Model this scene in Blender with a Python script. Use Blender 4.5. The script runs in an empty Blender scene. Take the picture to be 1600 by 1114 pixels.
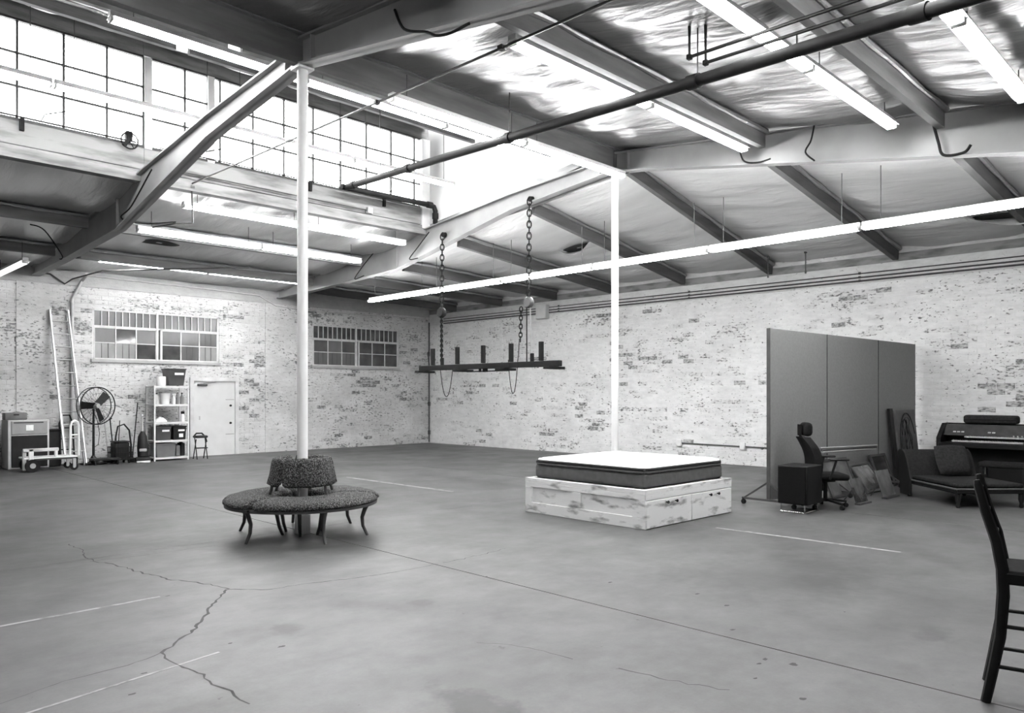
import bpy, bmesh, math, random
from mathutils import Vector, Matrix, noise
random.seed(7)
SC = bpy.context.scene
COL = SC.collection
PI = math.pi
# ------------------------------------------------------------------ camera, sky, exposure
CAM_H = 1.65
cam_data = bpy.data.cameras.new('camera')
cam_data.sensor_width = 36.0
cam_data.lens = 36.0 * 1192.0 / 1600.0
cam_data.shift_y = 57.5 / 1600.0
cam_data.clip_end = 200
cam = bpy.data.objects.new('camera', cam_data)
COL.objects.link(cam)
cam.location = (0, 0, CAM_H)
cam.rotation_euler = (PI / 2, 0, -PI / 4)
SC.camera = cam

SKY = 24.0
TUBE = 84.0
world = bpy.data.worlds.new('overcast_sky')
SC.world = world
world.use_nodes = True
bgn = world.node_tree.nodes['Background']
bgn.inputs[0].default_value = (1, 1, 1, 1)
bgn.inputs[1].default_value = SKY
SC.view_settings.view_transform = 'Standard'
SC.view_settings.look = 'None'
SC.view_settings.gamma = 1.0
SC.view_settings.use_curve_mapping = False
SC.view_settings.exposure = 0.1
try:
    SC.cycles.max_bounces = 8
    SC.cycles.diffuse_bounces = 5
    SC.cycles.glossy_bounces = 4
    SC.cycles.transparent_max_bounces = 8
    SC.cycles.caustics_reflective = False
    SC.cycles.caustics_refractive = False
    SC.cycles.sample_clamp_indirect = 6.0
    SC.cycles.use_denoising = True
except Exception:
    pass

# ------------------------------------------------------------------ room constants (metres; X along the window wall, Y towards it)
YL = 20.0       # window wall (brick), runs along X
XR = 16.1       # long brick wall, runs along Y
XA, XB = 4.615, 10.64   # the two steel frames
YR = 8.11       # ridge line, the two white posts stand on it
YC = 13.4       # plane of the high clerestory windows
X0, Y0 = -7.0, -7.0     # far ends behind the camera

# ------------------------------------------------------------------ helpers
class MB:
    def __init__(self):
        self.v = []; self.f = []; self.mi = []
    def add(self, vs, fs, m=0):
        n = len(self.v)
        self.v += [tuple(p) for p in vs]
        for f in fs:
            self.f.append(tuple(i + n for i in f)); self.mi.append(m)
        return self
    def box(self, c, s, R=None, m=0):
        hx, hy, hz = s[0] / 2, s[1] / 2, s[2] / 2
        vs = [Vector((x, y, z)) for z in (-hz, hz) for y in (-hy, hy) for x in (-hx, hx)]
        if R is not None: vs = [R @ p for p in vs]
        vs = [p + Vector(c) for p in vs]
        return self.add(vs, [(0, 2, 3, 1), (4, 5, 7, 6), (0, 1, 5, 4), (2, 6, 7, 3), (0, 4, 6, 2), (1, 3, 7, 5)], m)
    def bb(self, a, b, m=0):
        return self.box([(a[i] + b[i]) / 2 for i in range(3)], [abs(b[i] - a[i]) for i in range(3)], None, m)
    def cbox(self, c, s, b=0.01, R=None, seg=1, m=0):
        bm = bmesh.new()
        bmesh.ops.create_cube(bm, size=1.0)
        for v in bm.verts: v.co = Vector((v.co.x * s[0], v.co.y * s[1], v.co.z * s[2]))
        bmesh.ops.bevel(bm, geom=bm.edges[:], offset=min(b, min(s) * 0.49), segments=seg, profile=0.5, affect='EDGES')
        bm.verts.ensure_lookup_table()
        vs = [v.co.copy() for v in bm.verts]
        fs = [[v.index for v in f.verts] for f in bm.faces]
        bm.free()
        if R is not None: vs = [R @ p for p in vs]
        return self.add([p + Vector(c) for p in vs], fs, m)
    def bar(self, p, q, w, h, up=(0, 0, 1), m=0):
        p = Vector(p); q = Vector(q); d = (q - p).normalized(); up = Vector(up)
        s = d.cross(up)
        if s.length < 1e-4: s = d.cross(Vector((1, 0, 0)))
        s.normalize(); u = s.cross(d).normalized()
        vs = []
        for e in (p, q):
            for a, b in ((-1, -1), (1, -1), (1, 1), (-1, 1)):
                vs.append(e + s * a * w / 2 + u * b * h / 2)
        return self.add(vs, [(3, 2, 1, 0), (4, 5, 6, 7), (0, 1, 5, 4), (1, 2, 6, 5), (2, 3, 7, 6), (3, 0, 4, 7)], m)
    def tube(self, pts, r, n=10, closed=False, cap=True, m=0, sx=1.0, sy=1.0, up0=None):
        pts = [Vector(p) for p in pts]; k = len(pts)
        rr = r if isinstance(r, (list, tuple)) else [r] * k
        T = []
        for i in range(k):
            if closed: t = pts[(i + 1) % k] - pts[i - 1]
            else: t = pts[min(i + 1, k - 1)] - pts[max(i - 1, 0)]
            if t.length < 1e-9: t = Vector((0, 0, 1))
            T.append(t.normalized())
        a = Vector(up0) if up0 else (Vector((0, 0, 1)) if abs(T[0].z) < 0.9 else Vector((1, 0, 0)))
        N = (a - T[0] * a.dot(T[0])).normalized()
        vs = []
        for i in range(k):
            N = (N - T[i] * N.dot(T[i]))
            if N.length < 1e-6: N = T[i].orthogonal()
            N.normalize(); B = T[i].cross(N)
            for j in range(n):
                t = 2 * PI * j / n
                vs.append(pts[i] + (N * math.cos(t) * sx + B * math.sin(t) * sy) * rr[i])
        fs = []
        for i in range(k if closed else k - 1):
            i2 = (i + 1) % k
            for j in range(n):
                j2 = (j + 1) % n
                fs.append((i * n + j, i * n + j2, i2 * n + j2, i2 * n + j))
        if cap and not closed:
            fs.append(tuple(reversed(range(n)))); fs.append(tuple((k - 1) * n + j for j in range(n)))
        return self.add(vs, fs, m)
    def cyl(self, p, q, r, n=14, m=0):
        return self.tube([p, q], r, n, m=m)
    def lathe(self, prof, n=24, o=(0, 0, 0), a0=0.0, a1=2 * PI, R=None, m=0, cap_ends=False):
        full = abs(a1 - a0 - 2 * PI) < 1e-6
        k = len(prof); cnt = n if full else n + 1
        vs = []
        for i in range(cnt):
            t = a0 + (a1 - a0) * i / n
            for (r, z) in prof:
                p = Vector((r * math.cos(t), r * math.sin(t), z))
                if R is not None: p = R @ p
                vs.append(p + Vector(o))
        fs = []
        for i in range(n):
            i2 = (i + 1) % cnt
            for j in range(k - 1):
                fs.append((i * k + j, i2 * k + j, i2 * k + j + 1, i * k + j + 1))
        if cap_ends and not full:
            fs.append(tuple(range(k))); fs.append(tuple(reversed([n * k + j for j in range(k)])))
        return self.add(vs, fs, m)
    def prism(self, poly, a, b, axis='x', m=0):
        def P(p, t):
            return {'x': (t, p[0], p[1]), 'y': (p[0], t, p[1]), 'z': (p[0], p[1], t)}[axis]
        n = len(poly)
        vs = [P(p, a) for p in poly] + [P(p, b) for p in poly]
        fs = [tuple(reversed(range(n))), tuple(range(n, 2 * n))]
        for i in range(n):
            j = (i + 1) % n
            fs.append((i, j, n + j, n + i))
        return self.add(vs, fs, m)
    def grid(self, fn, nu, nv, m=0, flip=False):
        vs = [fn(i / nu, j / nv) for j in range(nv + 1) for i in range(nu + 1)]
        fs = []
        for j in range(nv):
            for i in range(nu):
                a = j * (nu + 1) + i
                q = (a, a + 1, a + nu + 2, a + nu + 1)
                fs.append(tuple(reversed(q)) if flip else q)
        return self.add(vs, fs, m)
    def mesh(self, name, mats, smooth=True, ang=40):
        me = bpy.data.meshes.new(name)
        me.from_pydata(self.v, [], self.f)
        if not isinstance(mats, (list, tuple)): mats = [mats]
        for mt in mats: me.materials.append(mt)
        if len(mats) > 1:
            me.polygons.foreach_set('material_index', self.mi)
        bm = bmesh.new(); bm.from_mesh(me)
        bmesh.ops.recalc_face_normals(bm, faces=bm.faces[:])
        bm.to_mesh(me); bm.free()
        if smooth:
            me.polygons.foreach_set('use_smooth', [True] * len(me.polygons))
            me.set_sharp_from_angle(angle=math.radians(ang))
        me.update()
        return me
    def build(self, name, mats, parent=None, smooth=True, ang=40, **tags):
        return link(name, self.mesh(name, mats, smooth, ang), parent, **tags)

def link(name, me, parent=None, loc=None, rotz=None, **tags):
    o = bpy.data.objects.new(name, me)
    COL.objects.link(o)
    if parent is not None: o.parent = parent
    if loc is not None: o.location = loc
    if rotz is not None: o.rotation_euler = (0, 0, rotz)
    for k, v in tags.items():
        if v is not None: o[k] = v
    return o

def thing(name, label, cat, loc=(0, 0, 0), rotz=0.0, group=None):
    return link(name, None, None, loc, rotz, label=label, category=cat, group=group)

def struct(name, label=None):
    return link(name, None, None, kind='structure', label=label)

def copy_tree(o, parent=None, **tags):
    c = o.copy(); COL.objects.link(c)
    if parent is not None: c.parent = parent
    for k, v in tags.items():
        if v is not None: c[k] = v
    for ch in list(o.children): copy_tree(ch, c)
    return c

def RZ(a): return Matrix.Rotation(a, 3, 'Z')
def RX(a): return Matrix.Rotation(a, 3, 'X')
def RY(a): return Matrix.Rotation(a, 3, 'Y')

# ------------------------------------------------------------------ materials (all greys: the photograph is black and white)
MATS = {}
def mat(name, c0, c1=None, scale=6.0, rough=0.6, metal=0.0, bump=0.0, bscale=None, detail=6.0, stretch=(1, 1, 1), coords='Object',
        lo=0.35, hi=0.65, rough2=None, spec=0.5, dist=0.02):
    if name in MATS: return MATS[name]
    m = bpy.data.materials.new(name); m.use_nodes = True
    nt = m.node_tree; b = nt.nodes['Principled BSDF']
    b.inputs['Roughness'].default_value = rough
    b.inputs['Metallic'].default_value = metal
    b.inputs['Specular IOR Level'].default_value = spec
    tc = nt.nodes.new('ShaderNodeTexCoord')
    mp = nt.nodes.new('ShaderNodeMapping'); mp.inputs['Scale'].default_value = stretch
    if coords == 'World':
        ge = nt.nodes.new('ShaderNodeNewGeometry'); nt.links.new(ge.outputs['Position'], mp.inputs['Vector'])
    else:
        nt.links.new(tc.outputs[coords], mp.inputs['Vector'])
    if c1 is None: c1 = c0 * 0.88
    nz = nt.nodes.new('ShaderNodeTexNoise'); nz.inputs['Scale'].default_value = scale; nz.inputs['Detail'].default_value = detail
    nt.links.new(mp.outputs[0], nz.inputs['Vector'])
    rp = nt.nodes.new('ShaderNodeValToRGB')
    rp.color_ramp.elements[0].position = lo; rp.color_ramp.elements[0].color = (c1, c1, c1, 1)
    rp.color_ramp.elements[1].position = hi; rp.color_ramp.elements[1].color = (c0, c0, c0, 1)
    nt.links.new(nz.outputs['Fac'], rp.inputs[0])
    nt.links.new(rp.outputs[0], b.inputs['Base Color'])
    if rough2 is not None:
        mr = nt.nodes.new('ShaderNodeMapRange'); mr.inputs[3].default_value = rough; mr.inputs[4].default_value = rough2
        nt.links.new(nz.outputs['Fac'], mr.inputs[0]); nt.links.new(mr.outputs[0], b.inputs['Roughness'])
    if bump:
        n2 = nt.nodes.new('ShaderNodeTexNoise'); n2.inputs['Scale'].default_value = bscale or scale * 4; n2.inputs['Detail'].default_value = 4
        nt.links.new(mp.outputs[0], n2.inputs['Vector'])
        bp = nt.nodes.new('ShaderNodeBump'); bp.inputs['Strength'].default_value = bump; bp.inputs['Distance'].default_value = dist
        nt.links.new(n2.outputs['Fac'], bp.inputs['Height']); nt.links.new(bp.outputs[0], b.inputs['Normal'])
    MATS[name] = m
    return m

def emit(name, strength):
    m = bpy.data.materials.new(name); m.use_nodes = True
    b = m.node_tree.nodes['Principled BSDF']
    b.inputs['Base Color'].default_value = (.9, .9, .9, 1)
    b.inputs['Emission Color'].default_value = (1, 1, 1, 1)
    b.inputs['Emission Strength'].default_value = strength
    return m

def chipped(name, paint, under, chips, stains=0.85, scale=5.0, soft=0.06, dirt=None):
    """old paint with a base colour, patchy stains, and chips (a noise threshold, stretched along the courses) that bare the masonry"""
    m = bpy.data.materials.new(name); m.use_nodes = True
    nt = m.node_tree; b = nt.nodes['Principled BSDF']; b.inputs['Roughness'].default_value = 0.75
    ge = nt.nodes.new('ShaderNodeNewGeometry')
    def nz(sc, st, det=6.0, rgh=0.6):
        mp = nt.nodes.new('ShaderNodeMapping'); mp.inputs['Scale'].default_value = st
        nt.links.new(ge.outputs['Position'], mp.inputs['Vector'])
        n = nt.nodes.new('ShaderNodeTexNoise'); n.inputs['Scale'].default_value = sc; n.inputs['Detail'].default_value = det
        n.inputs['Roughness'].default_value = rgh
        nt.links.new(mp.outputs[0], n.inputs['Vector']); return n
    def ramp(n, p0, p1, a, c):
        r = nt.nodes.new('ShaderNodeValToRGB'); r.color_ramp.elements[0].position = p0; r.color_ramp.elements[1].position = p1
        r.color_ramp.elements[0].color = (a, a, a, 1); r.color_ramp.elements[1].color = (c, c, c, 1)
        nt.links.new(n.outputs['Fac'], r.inputs[0]); return r
    s1 = ramp(nz(0.9, (1, 1, 1.3)), 0.3, 0.7, paint * stains, paint)
    s2 = ramp(nz(scale, (1, 1, 3.0), 8), 0.3, 0.62, 0.80, 1.0)
    mx = nt.nodes.new('ShaderNodeMixRGB'); mx.blend_type = 'MULTIPLY'; mx.inputs[0].default_value = 0.8
    nt.links.new(s1.outputs[0], mx.inputs[1]); nt.links.new(s2.outputs[0], mx.inputs[2])
    ad = nt.nodes.new('ShaderNodeMath'); ad.operation = 'MULTIPLY_ADD'; ad.inputs[1].default_value = .34
    nt.links.new(nz(.75, (1, 1, 1.6), 4).outputs['Fac'], ad.inputs[0]); nt.links.new(nz(11.0, (1, 1, 2.2), 9, 0.62).outputs['Fac'], ad.inputs[2])
    class _O: outputs = {'Fac': ad.outputs[0]}
    ch = ramp(_O, chips + .17, chips + .17 + soft, 0, 1)
    un = ramp(nz(14.0, (1, 1, 2)), 0.3, 0.7, under * 0.7, under * 1.4)
    m2 = nt.nodes.new('ShaderNodeMixRGB')
    nt.links.new(ch.outputs[0], m2.inputs[0]); nt.links.new(mx.outputs[0], m2.inputs[1]); nt.links.new(un.outputs[0], m2.inputs[2])
    nt.links.new(m2.outputs[0], b.inputs['Base Color'])
    bp = nt.nodes.new('ShaderNodeBump'); bp.inputs['Strength'].default_value = 0.5; bp.inputs['Distance'].default_value = 0.008
    n5 = nz(22, (1, 1, 1.5), 5)
    nt.links.new(n5.outputs['Fac'], bp.inputs['Height']); nt.links.new(bp.outputs[0], b.inputs['Normal'])
    MATS[name] = m
    return m

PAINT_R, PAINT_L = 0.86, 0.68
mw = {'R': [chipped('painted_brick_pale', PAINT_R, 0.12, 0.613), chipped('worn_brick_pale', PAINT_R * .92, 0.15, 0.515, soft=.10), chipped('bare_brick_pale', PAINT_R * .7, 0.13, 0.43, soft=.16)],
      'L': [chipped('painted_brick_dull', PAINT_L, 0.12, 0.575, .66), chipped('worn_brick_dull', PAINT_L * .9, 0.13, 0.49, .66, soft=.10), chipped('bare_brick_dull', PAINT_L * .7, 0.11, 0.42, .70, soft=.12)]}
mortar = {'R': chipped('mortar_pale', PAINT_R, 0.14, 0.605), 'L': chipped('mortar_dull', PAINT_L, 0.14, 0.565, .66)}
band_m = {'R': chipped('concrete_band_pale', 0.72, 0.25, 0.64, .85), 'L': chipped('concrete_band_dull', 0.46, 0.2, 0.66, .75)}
pil_m = chipped('pilaster_paint', 0.66, 0.16, 0.58, .66)
steel_white = mat('white_painted_steel', .78, .66, 3, .42, bump=.05)
post_white = mat('white_post_paint', .88, .82, 3, .4)
steel_grey = mat('grey_painted_steel', .40, .32, 2.0, .45)
beam_paint = mat('pale_beam_paint', .31, .25, 1.6, .5, bump=.05)
timber = mat('grey_roof_timber', .20, .12, 3, .75, stretch=(.3, 2, 2), bump=.15)
timber_white = mat('whitewashed_timber', .25, .11, 2.2, .7, stretch=(.6, 1, 3.5), bump=.2, lo=.32, hi=.55, detail=9)
black_iron = mat('black_iron', .012, .007, 5, .7, bump=.05, spec=.15)
conduit_grey = mat('grey_conduit', .06, .04, 5, .45)
conduit_pale = mat('pale_painted_conduit', .55, .42, 5, .5)
galv = mat('galvanised', .55, .45, 8, .35, .8)
chrome = mat('chrome', .6, .7, 3, .15, 1.0)
alu = mat('aluminium', .58, .48, 3, .35, .55)
white_gloss = mat('white_enamel', .85, .8, 2, .3)
rubber = mat('black_rubber', .015, .009, 8, .8, spec=.15)
blk_plastic = mat('black_plastic', .012, .007, 6, .55, spec=.2)
dk_plastic = mat('dark_tote_plastic', .045, .03, 4, .4)
md_plastic = mat('grey_tote_plastic', .13, .10, 4, .4)
paper = mat('paper_label', .82, .7, 20, .8)
dark_hole = mat('torn_hole', .012, .008, 4, .95)
tube_m = emit('fluorescent_glow', TUBE)

# ------------------------------------------------------------------ special materials
def floor_material():
    m = bpy.data.materials.new('polished_concrete'); m.use_nodes = True
    nt = m.node_tree; b = nt.nodes['Principled BSDF']; L = nt.links.new
    ge = nt.nodes.new('ShaderNodeNewGeometry')
    def nz(sc, st=(1, 1, 1), det=8, off=(0, 0, 0), rg=.6):
        mp = nt.nodes.new('ShaderNodeMapping'); mp.inputs['Scale'].default_value = st; mp.inputs['Location'].default_value = off
        L(ge.outputs['Position'], mp.inputs['Vector'])
        n = nt.nodes.new('ShaderNodeTexNoise'); n.inputs['Scale'].default_value = sc; n.inputs['Detail'].default_value = det; n.inputs['Roughness'].default_value = rg
        L(mp.outputs[0], n.inputs['Vector']); return n
    def rmp(n, p0, p1, a, c):
        r = nt.nodes.new('ShaderNodeMapRange'); r.inputs[1].default_value = p0; r.inputs[2].default_value = p1
        r.inputs[3].default_value = a; r.inputs[4].default_value = c; L(n, r.inputs[0]); return r.outputs[0]
    def mul(a, c):
        x = nt.nodes.new('ShaderNodeMath'); x.operation = 'MULTIPLY'
        L(a, x.inputs[0])
        if isinstance(c, float): x.inputs[1].default_value = c
        else: L(c, x.inputs[1])
        return x.outputs[0]
    v = rmp(nz(.35).outputs['Fac'], .30, .70, .062, .108)
    v = mul(v, rmp(nz(1.6, (1, 1.6, 1), 8, (3, 1, 0)).outputs['Fac'], .3, .66, .72, 1.12))
    v = mul(v, rmp(nz(9, (1, 1, 1), 8, (7, 2, 0)).outputs['Fac'], .3, .7, .88, 1.08))
    v = mul(v, rmp(nz(60, (1, 1, 1), 3).outputs['Fac'], .3, .7, .93, 1.05))
    # small dark spots of old oil
    v = mul(v, rmp(nz(8.0, (1, 1, 1), 6, (1.5, 9, 0), .6).outputs['Fac'], .69, .73, 1.0, .35))
    # single spills: position, radius, how dark
    for (x, y, rx, ry, k) in ((2.72, 2.95, .16, .40, .22), (2.55, 2.75, .35, .45, .75), (2.65, 4.9, .14, .13, .6), (3.75, 4.75, .14, .10, .6), (5.75, 1.65, .2, .12, .6), (2.9, 8.6, .6, .5, .75), (6.6, 3.2, 1.1, .8, .72)):
        s = nt.nodes.new('ShaderNodeVectorMath'); s.operation = 'SUBTRACT'; s.inputs[1].default_value = (x, y, 0); L(ge.outputs['Position'], s.inputs[0])
        d = nt.nodes.new('ShaderNodeVectorMath'); d.operation = 'MULTIPLY'; d.inputs[1].default_value = (1 / rx, 1 / ry, 0); L(s.outputs[0], d.inputs[0])
        l = nt.nodes.new('ShaderNodeVectorMath'); l.operation = 'LENGTH'; L(d.outputs[0], l.inputs[0])
        a = nt.nodes.new('ShaderNodeMath'); a.operation = 'ADD'; L(l.outputs['Value'], a.inputs[0])
        L(rmp(nz(7, det=6, off=(x, y, 0)).outputs['Fac'], 0, 1, -.9, .9), a.inputs[1])
        v = mul(v, rmp(a.outputs[0], .6, 1.15, k, 1.0))
    cc = nt.nodes.new('ShaderNodeCombineColor')
    for i in range(3): L(v, cc.inputs[i])
    L(cc.outputs[0], b.inputs['Base Color'])
    L(rmp(nz(1.1, (1, 1, 1), 7, (5, 5, 0)).outputs['Fac'], .3, .7, .36, .52), b.inputs['Roughness'])
    b.inputs['Specular IOR Level'].default_value = .28
    bp = nt.nodes.new('ShaderNodeBump'); bp.inputs['Strength'].default_value = .12; bp.inputs['Distance'].default_value = .01
    L(nz(5, det=5).outputs['Fac'], bp.inputs['Height']); L(bp.outputs[0], b.inputs['Normal'])
    return m
concrete = floor_material()
joint_dark = mat('joint_filler', .045, .03, 10, .9)
line_paint = mat('worn_line_paint', .26, .12, 9, .6, coords='World', lo=.35, hi=.5)

def foil_material(name, base, rough, metal, seed):
    m = bpy.data.materials.new(name); m.use_nodes = True
    nt = m.node_tree; b = nt.nodes['Principled BSDF']; L = nt.links.new
    ge = nt.nodes.new('ShaderNodeNewGeometry')
    mp = nt.nodes.new('ShaderNodeMapping'); mp.inputs['Scale'].default_value = (1.6, .35, .6); mp.inputs['Location'].default_value = (seed, 0, 0)
    L(ge.outputs['Position'], mp.inputs['Vector'])
    n = nt.nodes.new('ShaderNodeTexNoise'); n.inputs['Scale'].default_value = 1.6; n.inputs['Detail'].default_value = 6; L(mp.outputs[0], n.inputs['Vector'])
    r = nt.nodes.new('ShaderNodeMapRange'); r.inputs[1].default_value = .3; r.inputs[2].default_value = .7; r.inputs[3].default_value = base * .82; r.inputs[4].default_value = base
    L(n.outputs['Fac'], r.inputs[0])
    cc = nt.nodes.new('ShaderNodeCombineColor')
    for i in range(3): L(r.outputs[0], cc.inputs[i])
    L(cc.outputs[0], b.inputs['Base Color'])
    b.inputs['Roughness'].default_value = rough; b.inputs['Metallic'].default_value = metal
    bp = nt.nodes.new('ShaderNodeBump'); bp.inputs['Strength'].default_value = .6; bp.inputs['Distance'].default_value = .04
    mp2 = nt.nodes.new('ShaderNodeMapping'); mp2.inputs['Scale'].default_value = (2.2, .5, 1); L(ge.outputs['Position'], mp2.inputs['Vector'])
    n2 = nt.nodes.new('ShaderNodeTexNoise'); n2.inputs['Scale'].default_value = 3; n2.inputs['Detail'].default_value = 5; n2.inputs['Distortion'].default_value = .6; L(mp2.outputs[0], n2.inputs['Vector'])
    L(n2.outputs['Fac'], bp.inputs['Height']); L(bp.outputs[0], b.inputs['Normal'])
    MATS[name] = m
    return m
foil = foil_material('foil_faced_insulation', .33, .30, .72, 0)
foil_bright = foil_material('brightened_foil_insulation', .80, .30, .62, 5)  # same foil, colour lightened to paint in the brighter hip and low bays

def glass_material(name, tint, refl, rough, transp):
    m = bpy.data.materials.new(name); m.use_nodes = True
    nt = m.node_tree; nt.nodes.clear(); L = nt.links.new
    out = nt.nodes.new('ShaderNodeOutputMaterial')
    tr = nt.nodes.new('ShaderNodeBsdfTransparent'); tr.inputs[0].default_value = (transp, transp, transp, 1)
    gl = nt.nodes.new('ShaderNodeBsdfGlossy'); gl.inputs[0].default_value = (refl, refl, refl, 1); gl.inputs['Roughness'].default_value = rough
    df = nt.nodes.new('ShaderNodeBsdfDiffuse'); df.inputs[0].default_value = (tint, tint, tint, 1)
    lw = nt.nodes.new('ShaderNodeLayerWeight'); lw.inputs[0].default_value = .25
    a = nt.nodes.new('ShaderNodeMixShader'); a.inputs[0].default_value = .12
    L(tr.outputs[0], a.inputs[1]); L(df.outputs[0], a.inputs[2])
    c = nt.nodes.new('ShaderNodeMixShader')
    L(lw.outputs['Fresnel'], c.inputs[0]); L(a.outputs[0], c.inputs[1]); L(gl.outputs[0], c.inputs[2])
    L(c.outputs[0], out.inputs[0])
    return m
pane_clear = glass_material('dusty_clear_glass', .5, .6, .15, .95)
pane_dark = mat('dark_backed_glass', .07, .03, 3, .06, spec=.8)
pane_film = mat('filmed_glass', .11, .06, 2.0, .18, spec=.7, stretch=(1, 1, .4))
pane_pale = mat('painted_reflection_glass', .30, .18, 2.0, .15, spec=.7, stretch=(1, 1, .4))  # pale colour stands in for lamps reflected in the lower panes
frame_dark = mat('dark_steel_sash', .05, .03, 6, .5)
frame_pale = mat('pale_sash_paint', .62, .5, 6, .5)

# ------------------------------------------------------------------ roof heights
def z_near(y): return 5.88 - .125 * (YR - y)                  # slope above the camera, up to the ridge
def z_up(y): return 5.90 + (7.56 - 5.90) * (y - YR) / (YC - YR)   # raised slope up to the clerestory
def z_low(y): return 5.26 - .108 * (y - YC)                   # low roof beyond the clerestory
HIP = [(-8, 4.2), (.6, 4.62), (2.84, 4.92), (8, 5.74), (14.3, 4.77), (20.4, 4.62)]
def z_hipf(y):
    for (a, za), (b, zb) in zip(HIP, HIP[1:]):
        if y <= b: return za + (zb - za) * (y - a) / (b - a)
    return HIP[-1][1]
ZW = 4.56
def z_hip(x, y):
    t = (x - XB) / (XR - XB)
    return z_hipf(y) * (1 - t) + ZW * t

# ------------------------------------------------------------------ floor: slabs with sawn joints, cracks, worn paint lines
floor = MB().bb((X0, Y0, -.35), (XR + .3, YL + .3, -.03)).build('floor', joint_dark, None, False, kind='structure', label='grey polished concrete floor with sawn joints and cracks')
xs = [X0, -1.4, 4.68, 10.75, XR + .3]; ys = [Y0, 8.36, 14.4, YL + .3]
for i in range(4):
    for j in range(3):
        gx0 = .006 if i != 2 else .006
        a = (xs[i] + gx0, ys[j] + .0015, -.05); c = (xs[i + 1] - .006, ys[j + 1] - .0015, 0)
        MB().bb(a, c).build('concrete_slab', concrete, floor, False)

def px(u, v, z=0.0):
    r = (u - 800.0) / 1192.0; k = (614.5 - v) / 1192.0; d = (z - CAM_H) / k
    return (d * (1 + r) * math.sqrt(.5), d * (1 - r) * math.sqrt(.5))
def crack(pts, w0, w1, jit=.018, step=.07):
    P = [Vector((p[0], p[1], 0)) for p in pts]; S = []
    for a, b in zip(P, P[1:]):
        n = max(1, int((b - a).length / step)); t = (b - a).normalized(); s = Vector((-t.y, t.x, 0))
        for k in range(n):
            S.append(a.lerp(b, k / n) + s * random.uniform(-jit, jit))
    S.append(P[-1]); n = len(S); vs = []
    for k, p in enumerate(S):
        t = (S[min(k + 1, n - 1)] - S[max(k - 1, 0)]).normalized(); s = Vector((-t.y, t.x, 0))
        w = 1.5 * (w0 + (w1 - w0) * k / n) * random.uniform(.5, 1.5) / 2
        vs += [(p.x - s.x * w, p.y - s.y * w, .0008), (p.x + s.x * w, p.y + s.y * w, .0008)]
    fs = [(2 * k, 2 * k + 1, 2 * k + 3, 2 * k + 2) for k in range(n - 1)]
    MB().add(vs, fs).build('crack', joint_dark, floor, False)
def fcrack(pix, w0, w1, jit): crack([px(u, v) for u, v in pix], w0, w1, jit, .05)
fcrack([(355, 921), (340, 938), (328, 950), (322, 962), (308, 975), (303, 985), (285, 997), (268, 1010), (252, 1020)], .013, .013, .014)
fcrack([(252, 1020), (262, 1032), (280, 1040), (300, 1049), (318, 1054), (330, 1070), (345, 1076), (360, 1080), (375, 1093), (390, 1100)], .011, .007, .012)
fcrack([(252, 1020), (200, 1040), (150, 1052), (100, 1065), (40, 1085), (0, 1100)], .005, .003, .008)
fcrack([(355, 921), (320, 912), (270, 906), (220, 895), (180, 882), (150, 878), (135, 870), (125, 858), (108, 850)], .010, .007, .02)
fcrack([(355, 921), (420, 921), (470, 913), (540, 905), (600, 897), (650, 888), (685, 881)], .009, .005, .012)
fcrack([(692, 879), (730, 872), (770, 862), (790, 857)], .007, .004, .02)
fcrack([(140, 877), (220, 868), (300, 857), (370, 848)], .004, .003, .012)
fcrack([(745, 1004), (800, 1008), (850, 1017), (895, 1030)], .004, .006, .008)
fcrack([(965, 1045), (1000, 1053), (1060, 1066), (1140, 1078)], .006, .004, .02)
for (u, v, s) in ((262, 931, .02), (440, 1010, .03), (420, 921, .012), (760, 901, .02), (953, 910, .03), (1090, 928, .03), (1136, 946, .03), (1145, 984, .03), (1195, 1030, .03), (1240, 1038, .04), (1186, 1037, .02), (1180, 1060, .02), (1255, 1092, .03), (360, 1005, .02), (225, 1052, .02), (205, 1085, .025), (140, 1083, .025), (1320, 956, .015)):
    x_, y_ = px(u, v)
    n_ = 9; vs_ = [(x_ + s * random.uniform(.5, 1.2) * math.cos(2 * PI * k / n_), y_ + .6 * s * random.uniform(.5, 1.2) * math.sin(2 * PI * k / n_), .0006) for k in range(n_)]
    MB().add(vs_, [tuple(range(n_))]).build('floor_scuff', joint_dark, floor, False)
def strip(a, b, w):
    MB().bar((a[0], a[1], .0004), (b[0], b[1], .0004), w, .0008).build('paint_line', line_paint, floor, False)
strip((8.31, 12.95), (8.36, 9.75), .05); strip((8.40, 4.85), (8.46, 2.75), .05)
strip((.9, 6.38), (2.36, 6.40), .035); strip((1.0, 4.55), (2.12, 4.76), .022)

# ------------------------------------------------------------------ brick walls
BP, BH = .30, .108      # brick pitch along the wall, course height
def vis_px(p):
    d = (p[0] + p[1]) * math.sqrt(.5)
    if d < 1: return None
    return 800 + 1192 * (p[0] - p[1]) / (p[0] + p[1]), 614.5 - 1192 * (p[2] - CAM_H) / d, d

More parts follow.
